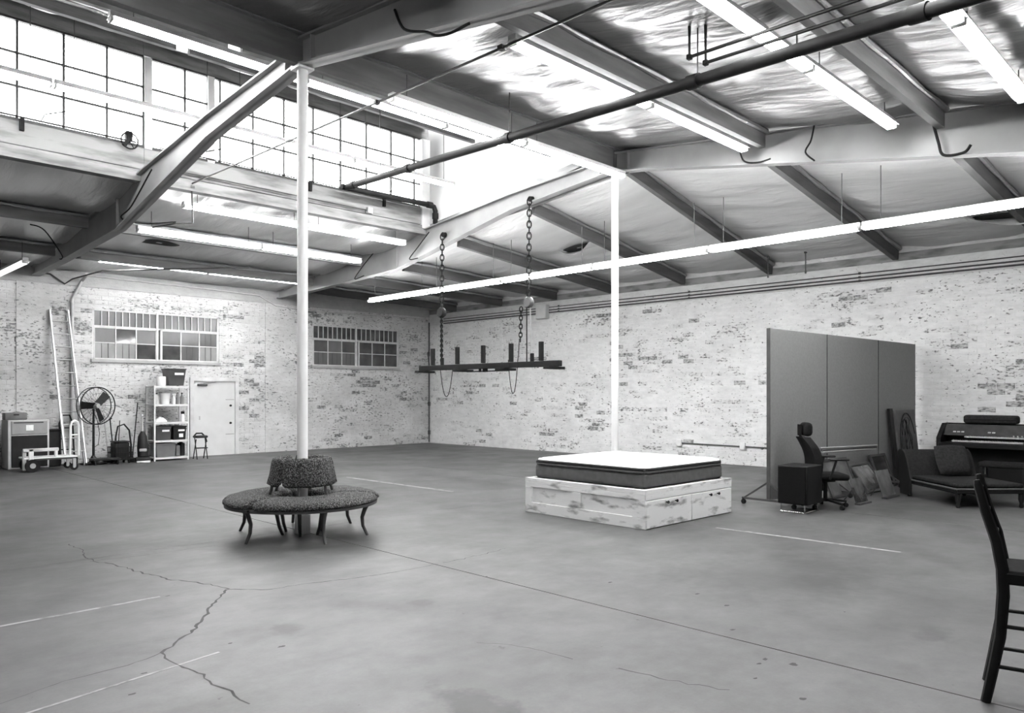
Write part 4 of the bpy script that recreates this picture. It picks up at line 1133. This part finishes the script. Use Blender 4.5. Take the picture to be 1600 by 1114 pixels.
# ------------------------------------------------------------------ daybed with pillow
dk_fab = mat('dark_upholstery', .020, .012, 30, .9, bump=.15, spec=.1)
dk_fab2 = mat('dark_pillow_fabric', .026, .016, 30, .9, bump=.15, spec=.1)
dk_wood = mat('dark_furniture_wood', .012, .008, 6, .5, spec=.25)
ch = thing('daybed', 'dark upholstered daybed with a scrolled headrest left of the organ', 'daybed', (12.22, 3.22, 0), math.radians(46))
CW = 1.02
MB().cbox((.72, -CW / 2, .315), (1.40, CW - .04, .07), .03, seg=3).build('seat_cushion', dk_fab, ch, True, 80)
MB().cbox((.72, -CW / 2, .245), (1.44, CW, .075), .012).build('frame_rail', dk_wood, ch)
MB().tube([(.0, .004, .275), (1.44, .004, .275)], .012, 8).tube([(.0, -CW, .275), (.0, 0.0, .275)], .012, 8).build('rail_bead', mat('paler_wood_bead', .12, .08, 6, .35), ch)  # bead paler than the rail wood
prof = [(1.20, .28), (1.24, .45), (1.30, .60), (1.36, .70), (1.43, .745), (1.50, .74), (1.55, .70), (1.54, .64), (1.49, .60), (1.47, .45), (1.46, .20)]
MB().prism(prof, -CW, 0, 'y').build('headrest', dk_fab, ch, True, 50)
MB().prism([(1.18, .03), (1.18, .28), (1.30, .60), (1.36, .70), (1.43, .75), (1.51, .745), (1.56, .70), (1.52, .4), (1.48, .03)], .002, .03, 'y').build('end_panel', dk_wood, ch, False)
MB().prism([(1.18, .03), (1.18, .28), (1.30, .60), (1.36, .70), (1.43, .75), (1.51, .745), (1.56, .70), (1.52, .4), (1.48, .03)], -CW - .03, -CW - .002, 'y').build('end_panel', dk_wood, ch, False)
for (x, y) in ((.05, -.05), (.05, -CW + .05), (1.38, -.06), (1.38, -CW + .06)):
    MB().lathe([(0, 0), (.02, 0), (.03, .02), (.022, .06), (.038, .12), (.035, .21), (0, .21)], 12, (x, y, 0)).build('leg', dk_wood, ch)
pl_ = thing('throw_pillow', 'dark square pillow resting against the daybed headrest', 'pillow', (12.22 + .69 * 1.12 + .72 * .62, 3.22 + .72 * 1.12 - .69 * .62, .352), math.radians(46))
def pil(sign):
    def f(s, t_):
        x = s * 2 - 1; y = t_ * 2 - 1
        th = .085 * max(0, (1 - x ** 4)) ** .5 * max(0, (1 - y ** 4)) ** .5
        p = Vector((sign * th, x * .27 * (1 - .08 * y * y), (y * .25 * (1 - .08 * x * x))))
        return RY(math.radians(24)) @ p + Vector((-.0, 0, .245))
    return f
MB().grid(pil(1), 14, 14).grid(pil(-1), 14, 14).build('pillow_cover', dk_fab2, pl_, True, 80)

# ------------------------------------------------------------------ organ by the right wall
og = thing('electric_organ', 'dark double keyboard organ against the right brick wall', 'organ', (15.15, 3.45, 0))
OW = .82   # half width along Y
blk_w = mat('black_organ_case', .010, .006, 5, .5, spec=.2); keys_m = mat('ivory_keys', .55, .45, 30, .35); panel_m = mat('organ_control_panel', .05, .03, 8, .3)
MB().cbox((.42, 0, .35), (.34, 2 * OW - .10, .70), .01).build('lower_case', blk_w, og)
for s_ in (-1, 1): MB().cbox((.12, s_ * (OW - .07), .35), (.24, .08, .70), .01).build('side_leg', blk_w, og)
MB().cbox((.26, 0, .735), (.66, 2 * OW, .09), .01).build('key_bed', blk_w, og)
for s_ in (-1, 1): MB().prism([(-.06, .69), (.60, .69), (.60, 1.11), (.28, 1.11), (.10, .98), (-.06, .86)], s_ * OW - .035, s_ * OW + .035, 'y').build('cheek', blk_w, og, False)
MB().cbox((.48, 0, .95), (.24, 2 * OW - .08, .32), .006).build('upper_case', blk_w, og)
MB().prism([(.12, .90), (.37, .90), (.37, 1.09), (.26, 1.09)], -OW + .04, OW - .04, 'y').build('control_panel', panel_m, og, False)
for (x0_, x1_, z, nm, ys_) in ((.0, .13, .79, 'lower', (-.45, .62)), (.10, .22, .865, 'upper', (-.62, .45))):
    kb = MB()
    n = 30
    for k in range(n):
        y = ys_[0] + (ys_[1] - ys_[0]) * k / n
        kb.bb((x0_, y + .0015, z), (x1_, y + (ys_[1] - ys_[0]) / n - .0015, z + .028))
    kb.build('white_keys', keys_m, og, False, kind='stuff')
    kb = MB()
    for k in range(n):
        if k % 7 in (0, 1, 3, 4, 5):
            y = ys_[0] + (ys_[1] - ys_[0]) * (k + 1) / n
            kb.bb((x0_ + .045, y - .006, z + .028), (x1_, y + .006, z + .04))
    kb.build('black_keys', blk_plastic, og, False, kind='stuff')
for k in range(5):
    MB().cbox((.17, .62 - .065 * k - (.35 if k > 2 else 0), .96), (.03, .05, .02), .004, RY(-.65)).build('tab_switch', keys_m, og)
MB().cbox((.215, -.12, 1.0), (.02, .22, .025), .004, RY(-.65)).build('display_strip', keys_m, og)
for k in range(4): MB().cyl((.12, -.30 - .06 * k, .905), (.10, -.30 - .06 * k, .915), .012, 10).build('round_knob', keys_m, og)
sd_m = mat('grey_case_cloth', .03, .02, 30, .9, spec=.1)
ks = thing('speaker_case', 'dark rounded case standing on top of the organ', 'case', (15.55, 3.55, 1.112))
MB().cbox((0, 0, .075), (.22, .84, .148), .045, seg=3).build('case_body', sd_m, ks, True, 80)
MB().cbox((-.005, 0, .075), (.235, .80, .02), .006).build('case_seam', blk_plastic, ks)
os_ = thing('organ_stool', 'dark padded stool tucked in front of the organ', 'stool', (14.62, 3.15, 0))
MB().cbox((0, 0, .47), (.36, .70, .09), .03, seg=3).build('seat_pad', dk_fab, os_, True, 80)
for sx in (-1, 1):
    for sy in (-1, 1): MB().bb((sx * .15 - .02, sy * .30 - .02, 0), (sx * .15 + .02, sy * .30 + .02, .43)).build('leg', dk_wood, os_, False)
MB().tube([(-.02, .27, .43), (-.02, .27, .30)], .01, 6).build('metal_knob', alu, os_)

# ------------------------------------------------------------------ tall wooden chair at the right edge
fw = Vector((.21, -.978, 0)).normalized()
st = thing('tall_chair', 'tall dark wooden chair with double rungs at the right edge', 'chair', (4.665 + .02, 1.045, 0), math.atan2(fw.y, fw.x))
ch_w = mat('black_chair_wood', .007, .004, 10, .5, spec=.2)
W_ = .36
for y in (0, W_):
    pts = [(-.05, y, 0), (-.02, y, .16), (.015, y, .36), (.03, y, .58), (.025, y, .72), (.0, y, .86), (-.05, y, 1.02), (-.085, y, 1.16), (-.09, y, 1.185)]
    MB().tube(pts, [.024, .026, .028, .030, .030, .028, .025, .022, .014], 8, sy=.8).build('back_post', ch_w, st)
    MB().tube([(.43, y, 0), (.43, y, .66)], [.02, .025], 8).build('front_leg', ch_w, st)
    for z in (.418, .20): MB().tube([(.0 if z < .3 else .02, y, z), (.43, y, z)], .011, 8).build('side_rung', ch_w, st)
    MB().cbox((.23, y, .675), (.42, .035, .065), .008).build('seat_rail', ch_w, st)
for x in (.02, .43):
    for z in (.31,): MB().tube([(x, 0, z), (x, W_, z)], .011, 8).build('cross_rung', ch_w, st)
MB().cbox((.23, W_ / 2, .70), (.46, W_ + .03, .03), .012).build('seat', mat('woven_dark_seat', .012, .008, 40, .9, spec=.1), st)
for z in (1.10, .98, .86):
    x = {1.10: -.075, .98: -.04, .86: .0}[z]
    MB().cbox((x, W_ / 2, z), (.018, W_ - .03, .06), .006).build('ladder_slat', ch_w, st)

# ------------------------------------------------------------------ things along the window wall
cab_m = mat('grey_cabinet_enamel', .27, .22, 4, .45); cab_top = mat('pale_cabinet_side', .5, .42, 4, .5)
cb = thing('metal_cabinet', 'low grey metal cabinet with a paper notice at far left', 'cabinet', (3.93, 19.22, 0))
MB().cbox((.39, .32, .54), (.78, .62, 1.06), .008).build('cabinet_body', cab_top, cb)
MB().cbox((.40, -.005, .90), (.68, .025, .28), .005).build('upper_drawer', cab_m, cb)
MB().cbox((.40, -.005, .39), (.68, .022, .68), .005).build('lower_door', blk_plastic, cb)
MB().bb((.10, -.024, 1.0), (.66, -.016, 1.025)).build('drawer_pull', frame_dark, cb, False)
MB().bb((.33, -.021, .84), (.47, -.017, .96)).build('paper_notice', paper, cb, False)
cbx = thing('grey_case', 'small dark grey case lying on top of the metal cabinet', 'case', (3.90, 19.3, 1.071))
MB().cbox((.20, .15, .08), (.42, .28, .158), .02, seg=2).build('case_shell', mat('dark_grey_case', .12, .09, 8, .6), cbx)
MB().bb((.15, -.002, .10), (.25, .012, .125)).build('carry_handle', blk_plastic, cbx, False)
ol = thing('tall_bin', 'pale narrow bin at the extreme left edge beside the metal cabinet', 'bin', (3.3, 19.35, 0))
MB().cbox((.25, .25, .48), (.48, .48, .96), .03).build('bin_body', cab_top, ol); MB().cbox((.25, .25, .98), (.5, .5, .05), .015).build('bin_lid', dk_plastic, ol)
bb_ = thing('black_toolbox', 'tall black tool bin between the metal cabinet and the ladder', 'bin', (4.72, 19.42, 0))
MB().cbox((.14, .2, .40), (.28, .38, .80), .02).build('bin_body', blk_plastic, bb_); MB().cbox((.14, .2, .82), (.30, .40, .04), .012).build('bin_lid', blk_plastic, bb_)
bd = thing('black_hand_truck', 'black hand truck with a curved handle behind the ladder', 'hand truck', (5.07, 19.75, 0))
MB().tube([(0, .0, .12), (0, .12, .95), (.06, .14, 1.14), (.22, .14, 1.14), (.28, .12, .95), (.28, 0, .12)], .018, 8).build('frame_tube', blk_plastic, bd)
for z in (.35, .6, .85): MB().tube([(0, .06 * z, z), (.28, .06 * z, z)], .013, 8).build('cross_bar', blk_plastic, bd)
for x in (-.03, .31): MB().tube([(x - .025, .02, .10), (x + .025, .02, .10)], .10, 16).build('wheel', rubber, bd)
MB().bb((-.02, -.2, .0), (.30, .02, .012)).build('toe_plate', blk_plastic, bd, False)

pc = thing('platform_truck', 'white framed platform truck with black wheels at far left', 'hand truck', (3.98, 18.35, 0))
MB().cbox((.55, .22, .29), (1.0, .46, .035), .008).build('deck', white_gloss, pc)
MB().cbox((.55, .22, .255), (.96, .42, .03), .006).build('deck_frame', frame_dark, pc)
MB().cbox((.36, .0, .46), (.66, .05, .07), .01).build('side_rail', mat('off_white_rail', .6, .5, 6, .4), pc)
MB().cbox((.18, .0, .36), (.09, .05, .26), .01).build('upright', white_gloss, pc)
MB().cbox((.64, .0, .37), (.06, .05, .14), .01).build('upright', white_gloss, pc)
MB().cbox((.06, .02, .25), (.07, .05, .42), .01).build('upright', steel_grey, pc)
for y in (-.03, .46):
    w_ = MB().tube([(.20, y - .03, .135), (.20, y + .03, .135)], .135, 24).build('wheel', rubber, pc)
    MB().tube([(.20, y - .034, .135), (.20, y + .034, .135)], .055, 16).build('hub', galv, w_)
    c_ = MB().tube([(.98, y - .02, .075), (.98, y + .02, .075)], .075, 18).build('wheel', rubber, pc)
    MB().bb((.95, y - .035, .075), (1.01, y + .035, .25)).tube([(.98, y - .024, .075), (.98, y + .024, .075)], .03, 12).build('caster_fork', galv, c_)
MB().tube([(.92, .05, .30), (.93, .05, .95), (.96, .06, 1.03), (1.02, .08, 1.06), (1.08, .10, 1.03), (1.10, .10, .95), (1.10, .10, .30)], .025, 10).build('loop_handle', white_gloss, pc)
MB().tube([(.93, .05, .75), (1.10, .10, .75)], .014, 8).build('handle_bar', white_gloss, pc)

ld = thing('extension_ladder', 'tall aluminium ladder leaning against the window wall', 'ladder', (5.24, 19.20, 0))
dy, dx_, hh = .74, -.16, 3.58
def lad(s, side): return (side * .19 + dx_ * s + (-.02 if side < 0 else .02) * (1 - s), dy * s, hh * s)
for s_ in (-1, 1):
    for k_, off_ in ((0, 0), (1, .055)):
        a_, b_ = Vector(lad(0, s_)), Vector(lad(1 if k_ == 0 else .97, s_))
        o_ = Vector((s_ * -.03 * k_, off_ * .6, 0))
        MB().bar(a_ + o_ + Vector((0, 0, .01)), b_ + o_, .026, .07, (0, 1, .2)).build('ladder_rail', alu if k_ == 0 else steel_grey, ld, False)
    MB().cbox(Vector(lad(0, s_)) + Vector((0, 0, .03)), (.05, .09, .06), .01).build('ladder_foot', rubber, ld)
for k in range(1, 12):
    s_ = k / 12 + .01
    MB().tube([lad(s_, -1), lad(s_, 1)], .016, 8).build('rung', steel_grey, ld)

fn_ = thing('pedestal_fan', 'large black pedestal fan beside the ladder', 'fan', (5.70, 19.35, 0), math.radians(18))
FZ, FR = 1.36, .43
def fring(r, y): return [(r * math.cos(2 * PI * k / 40), y, FZ + r * math.sin(2 * PI * k / 40)) for k in range(40)]
gu_ = MB()
MB().tube(fring(FR, -.06), .014, 8, closed=True).build('outer_ring', blk_plastic, fn_)
MB().tube(fring(FR, .08), .010, 8, closed=True).build('outer_ring', blk_plastic, fn_)
for k in range(24):
    a = 2 * PI * k / 24; c, s = math.cos(a), math.sin(a)
    gu_.tube([(.07 * c, -.11, FZ + .07 * s), (.27 * c, -.10, FZ + .27 * s), (FR * c, -.06, FZ + FR * s)], .0028, 4)
    gu_.tube([(.07 * c, .12, FZ + .07 * s), (.27 * c, .11, FZ + .27 * s), (FR * c, .08, FZ + FR * s)], .0028, 4)
for r, y in ((.15, -.107), (.29, -.10)): gu_.tube(fring(r, y), .003, 4, closed=True)
gu_.build('wire_guard', black_iron, fn_)
for k in range(3):
    a = math.radians((45, 178, 292)[k]); c, s = math.cos(a), math.sin(a)
    def bl(u_, v_, a=a):
        r = .04 + .34 * u_; w = (.062 + .028 * u_) * (v_ * 2 - 1); y = .035 * (v_ * 2 - 1)
        return (r * math.cos(a) - w * math.sin(a), y, FZ + r * math.sin(a) + w * math.cos(a))
    MB().grid(bl, 5, 4).grid(lambda u_, v_, bl=bl: (bl(u_, v_)[0], bl(u_, v_)[1] + .006, bl(u_, v_)[2]), 5, 4).build('blade', blk_plastic, fn_)
MB().tube([(0, -.08, FZ), (0, .02, FZ), (0, .20, FZ)], [.05, .075, .08], 16).build('motor', steel_grey, fn_)
MB().tube([(0, .10, FZ - .05), (0, .10, .10)], [.022, .03], 10).build('pole', blk_plastic, fn_)
MB().lathe([(0, 0), (.28, 0), (.28, .03), (.10, .07), (.04, .20), (0, .20)], 24, (0, .10, .0)).build('base', blk_plastic, fn_)
MB().tube([(.02, .2, FZ - .05), (.18, .22, 1.0), (.22, .2, .7), (.15, .15, .45), (.05, .12, .40)], .007, 6).build('power_cord', blk_plastic, fn_)

wc = thing('wire_tool_cart', 'dark wire cart full of tools right of the fan', 'cart', (6.02, 19.15, 0))
wr = MB()
for z in (.10, .24, .38):
    wr.tube([(0, 0, z), (.40, 0, z), (.40, .45, z), (0, .45, z)], .008, 5, closed=True)
wr.build('wire_rim', black_iron, wc)
wr = MB()
for k in range(9):
    x = .05 * k; wr.tube([(x, 0, .08), (x, 0, .38)], .004, 4); wr.tube([(x, .45, .08), (x, .45, .38)], .004, 4)
for k in range(9):
    y = .055 * k; wr.tube([(0, y, .08), (0, y, .38)], .004, 4); wr.tube([(.4, y, .08), (.4, y, .38)], .004, 4)
wr.build('wire_mesh', black_iron, wc)
MB().bb((.0, .0, .075), (.4, .45, .085)).build('cart_floor', black_iron, wc, False)
for x in (.06, .34):
    for y in (.05, .40): MB().tube([(x - .015, y, .037), (x + .015, y, .037)], .037, 12).bb((x - .01, y - .01, .04), (x + .01, y + .01, .08)).build('caster', rubber, wc)
MB().tube([(.10, .40, .38), (.05, .44, 1.02), (.09, .44, 1.06)], .014, 8).tube([(.10, .02, .38), (.22, .3, 1.0)], .01, 8).build('handle', black_iron, wc)
tb = thing('tool_crate', 'black crate of tools sitting in the wire cart', 'crate', (6.05, 19.2, .0855))
MB().cbox((.17, .17, .20), (.32, .33, .40), .015).build('crate_body', blk_plastic, tb); MB().cbox((.17, .17, .42), (.34, .35, .03), .01).build('crate_rim', blk_plastic, tb)
for k, (lab, x, h, tp) in enumerate((('pale rake handle rising from the tool cart', .02, 1.15, .0), ('curved dark hose handle over the tool cart', .18, .95, .35))):
    t = thing(['garden_rake', 'coiled_hose'][k], lab, ['rake', 'hose'][k], (6.05 + x, 19.66 + .08 * k, 0))
    if k == 0: MB().tube([(0, 0, .0), (-.06, .2, h)], .014, 8).build('shaft', steel_grey, t); MB().bb((-.12, -.03, 0), (.12, .03, .05)).build('rake_head', black_iron, t, False)
    else: MB().tube([(0, 0, 0), (.02, .02, .6), (.06, 0, .85), (.2, 0, .90), (.32, 0, .75), (.36, 0, .4), (.36, 0, 0)], .02, 8).build('hose', blk_plastic, t); MB().cbox((.36, 0, .06), (.10, .10, .12), .02).build('hose_end', blk_plastic, t)
dl = thing('floor_dolly', 'low dark dolly on the floor under the fan pole', 'dolly', (5.52, 18.98, 0))
MB().cbox((.30, .15, .13), (.60, .30, .05), .01).build('dolly_deck', dk_wood, dl)
for x in (.06, .54):
    for y in (.05, .25): MB().tube([(x - .015, y, .05), (x + .015, y, .05)], .05, 12).bb((x - .012, y - .012, .05), (x + .012, y + .012, .106)).build('caster', rubber, dl)
bs = thing('push_broom', 'broom leaning on the wall left of the storage shelves', 'broom', (6.66, 19.50, 0), 0)
MB().tube([(-.12, .0, .05), (.14, .40, 1.42)], .013, 8).build('broom_handle', blk_plastic, bs); MB().cbox((-.12, .0, .05), (.12, .30, .09), .01).build('broom_head', dk_wood, bs)
vc = thing('upright_vacuum', 'black upright vacuum cleaner beside the storage shelves', 'vacuum', (6.62, 19.02, 0), math.radians(-15))
MB().cbox((.0, .0, .075), (.32, .30, .12), .03, seg=2).build('floor_head', blk_plastic, vc)
MB().cbox((.0, -.12, .03), (.30, .10, .055), .015).build('front_bumper', mat('pale_bumper', .6, .5, 5, .5), vc)
MB().tube([(0, .08, .13), (0, .12, .35), (0, .15, .62), (0, .16, .74)], [.11, .12, .10, .04], 16).build('dust_body', blk_plastic, vc)
MB().tube([(0, .155, .70), (0, .21, 1.02), (0, .17, 1.13), (0, .12, 1.10)], .018, 8).build('vacuum_handle', mat('pale_handle', .6, .5, 5, .5), vc)
MB().cbox((0, -.005, .30), (.16, .03, .07), .012).build('badge_panel', alu, vc)

# storage shelves
sh = thing('storage_shelf', 'white five tier storage shelf beside the door', 'shelf', (6.93, 19.18, 0))
SW, SD = .84, .56
tiers = [.065, .48, .925, 1.36, 1.806]
shelf_w = mat('cream_shelf_enamel', .66, .56, 5, .45)
for x in (.018, SW - .018):
    for y in (.018, SD - .018): MB().bb((x - .018, y - .018, 0), (x + .018, y + .018, 1.84)).build('shelf_post', shelf_w, sh, False)
for z in tiers:
    MB().bb((.0, -.002, z - .025), (SW, .02, z + .02)).bb((0, SD - .02, z - .025), (SW, SD + .002, z + .02)).bb((0, .02, z), (SW, SD - .02, z + .018)).build('shelf_tray', shelf_w, sh, False)
def on(k): return tiers[k] + .021
def tote(label, x, y, z, w, d, h, m, lab=True, lid=True, flare=1.08):
    t = thing('storage_tote', label, 'tote', (x, y, z))
    vs = []
    for (f, zz) in ((1 / flare, 0), (1.0, h - .03)):
        for a, b in ((-1, -1), (1, -1), (1, 1), (-1, 1)): vs.append((a * w / 2 * f, b * d / 2 * f, zz))
    MB().add(vs, [(3, 2, 1, 0), (4, 5, 6, 7), (0, 1, 5, 4), (1, 2, 6, 5), (2, 3, 7, 6), (3, 0, 4, 7)]).build('tote_body', m, t, False)
    MB().cbox((0, 0, h - .015), (w + .03, d + .03, .03), .008).build('tote_lid' if lid else 'tote_rim', m, t)
    if lab: MB().box((w * .12, -d / 2 - .004, h * .68), (w * .5, .006, h * .13)).build('label_strip', paper, t, False)
    return t
YS = 19.18
tote('black tote with a white label on the very top of the storage shelf', 6.93 + .57, YS + .26, 1.845, .44, .40, .42, dk_plastic, flare=1.25)
tote('grey tote with a label on the second shelf from the floor, left one', 6.93 + .25, YS + .24, on(1), .34, .40, .34, dk_plastic)
t = tote('darker tote with two labels on the second shelf from the floor, right one', 6.93 + .63, YS + .24, on(1), .31, .40, .34, blk_plastic)
MB().bb((-.02, -.206, .06), (.08, -.200, .15)).build('label_square', paper, t, False)
tote('plain grey tote on the lowest tier of the storage shelf', 6.93 + .30, YS + .25, on(0), .46, .42, .33, md_plastic, False)
def lath(name, label, cat, x, y, z, prof, m, capp=None, capm=None):
    t = thing(name, label, cat, (x, y, z))
    MB().lathe(prof, 18).build('body', m, t)
    if capp: MB().lathe(capp, 14).build('cap', capm or blk_plastic, t)
    return t
wp = mat('white_plastic', .8, .72, 5, .4); gp = mat('grey_bottle', .2, .14, 5, .4)
lath('paint_bucket', 'white paint bucket on the fourth shelf', 'bucket', 6.93 + .32, YS + .18, on(3), [(0, 0), (.10, 0), (.12, .26), (.125, .27), (.0, .27)], wp)
lath('plastic_jug', 'pale jug left of the paint bucket on the fourth shelf', 'jug', 6.93 + .12, YS + .2, on(3), [(0, 0), (.07, 0), (.075, .16), (.03, .22), (.03, .25), (0, .25)], cab_top, [(.0, .25), (.034, .25), (.034, .275), (0, .275)])
t = lath('spray_bottle', 'white spray bottle on the fourth shelf', 'bottle', 6.93 + .52, YS + .15, on(3), [(0, 0), (.04, 0), (.042, .14), (.018, .20), (.018, .22), (0, .22)], wp)
MB().cbox((.01, 0, .24), (.10, .03, .045), .01).bar((.04, 0, .22), (.06, 0, .17), .012, .012).build('trigger', wp, t)
lath('dark_bottle', 'dark bottle at the right end of the fourth shelf', 'bottle', 6.93 + .73, YS + .16, on(3), [(0, 0), (.045, 0), (.047, .17), (.02, .23), (.02, .26), (0, .26)], gp, [(0, .26), (.023, .26), (.023, .285), (0, .285)])
lath('slim_bottle', 'slim grey bottle right of the spray bottle', 'bottle', 6.93 + .64, YS + .20, on(3), [(0, 0), (.035, 0), (.036, .18), (.014, .24), (.014, .27), (0, .27)], gp, [(0, .27), (.017, .27), (.017, .29), (0, .29)])
lath('paper_roll', 'white roll standing beside the top tote', 'roll', 6.93 + .24, YS + .2, 1.828, [(.02, 0), (.10, 0), (.11, .03), (.11, .21), (.10, .235), (.02, .235), (.02, 0)], wp, [(.02, .236), (.05, .236), (.05, .24), (.02, .24)], steel_grey)
t = thing('crumpled_cloth', 'white cloth crumpled on the middle shelf', 'cloth', (6.93 + .19, YS + .12, on(2)))
MB().grid(lambda s, q: ((s - .5) * .30 + .03 * noise.noise(Vector((s * 4, q * 4, 1))), (q - .5) * .26, .005 + .11 * max(0, 1 - ((s - .5) ** 2 + (q - .5) ** 2) * 4) * (1 + .6 * noise.noise(Vector((s * 5, q * 5, 4))))), 18, 14).build('cloth_fold', wp, t, True, 80)
MB().cbox((.10, .04, .025), (.10, .06, .05), .008).build('folded_corner', wp, t)
t = thing('wire_basket', 'grey wire basket on the middle shelf', 'basket', (6.93 + .52, YS + .26, on(2)))
wb = MB()
for z in (.01, .09, .17, .25): wb.tube([(-.14, -.12, z), (.14, -.12, z), (.14, .12, z), (-.14, .12, z)], .005, 4, closed=True)
for k in range(9):
    x = -.14 + .035 * k; wb.tube([(x, -.12, .01), (x, -.12, .25)], .003, 4); wb.tube([(x, .12, .01), (x, .12, .25)], .003, 4)
wb.build('basket_wire', galv, t); MB().bb((-.135, -.115, .004), (.135, .115, .012)).build('basket_floor', galv, t, False)
t = lath('tape_bottle', 'white bottle with a black cap on the middle shelf', 'bottle', 6.93 + .74, YS + .14, on(2), [(0, 0), (.05, 0), (.052, .14), (.03, .19), (0, .19)], wp, [(0, .19), (.04, .19), (.045, .25), (.0, .26)])
for k, (x, h, nm) in enumerate(((.62, .28, 'left'), (.74, .33, 'right'))):
    t = thing('dark_container', 'dark upright container on the lowest tier, %s one' % nm, 'container', (6.93 + x, YS + .25, on(0)))
    MB().cbox((0, 0, h / 2), (.10, .26, h - .02), .012).build('body', [md_plastic, blk_plastic][k], t); MB().cbox((0, 0, h), (.06, .10, .03), .008).build('cap', blk_plastic, t)

ss = thing('folding_stool', 'black folding step stool in front of the door edge', 'stool', (7.90, 19.0, 0))
for x in (0, .26):
    MB().tube([(x, 0, 0), (x, .16, .56)], .013, 8).build('front_leg', black_iron, ss); MB().tube([(x, .24, 0), (x, .06, .50)], .013, 8).build('rear_leg', black_iron, ss)
MB().cbox((.13, .12, .56), (.30, .24, .06), .02).build('seat_pad', blk_plastic, ss); MB().cbox((.13, .04, .28), (.27, .12, .025), .006).build('step', blk_plastic, ss)
MB().tube([(.0, .18, .58), (.06, .2, .64), (.2, .2, .64), (.28, .18, .55), (.30, .14, .42)], .02, 8).build('handle_loop', blk_plastic, ss)
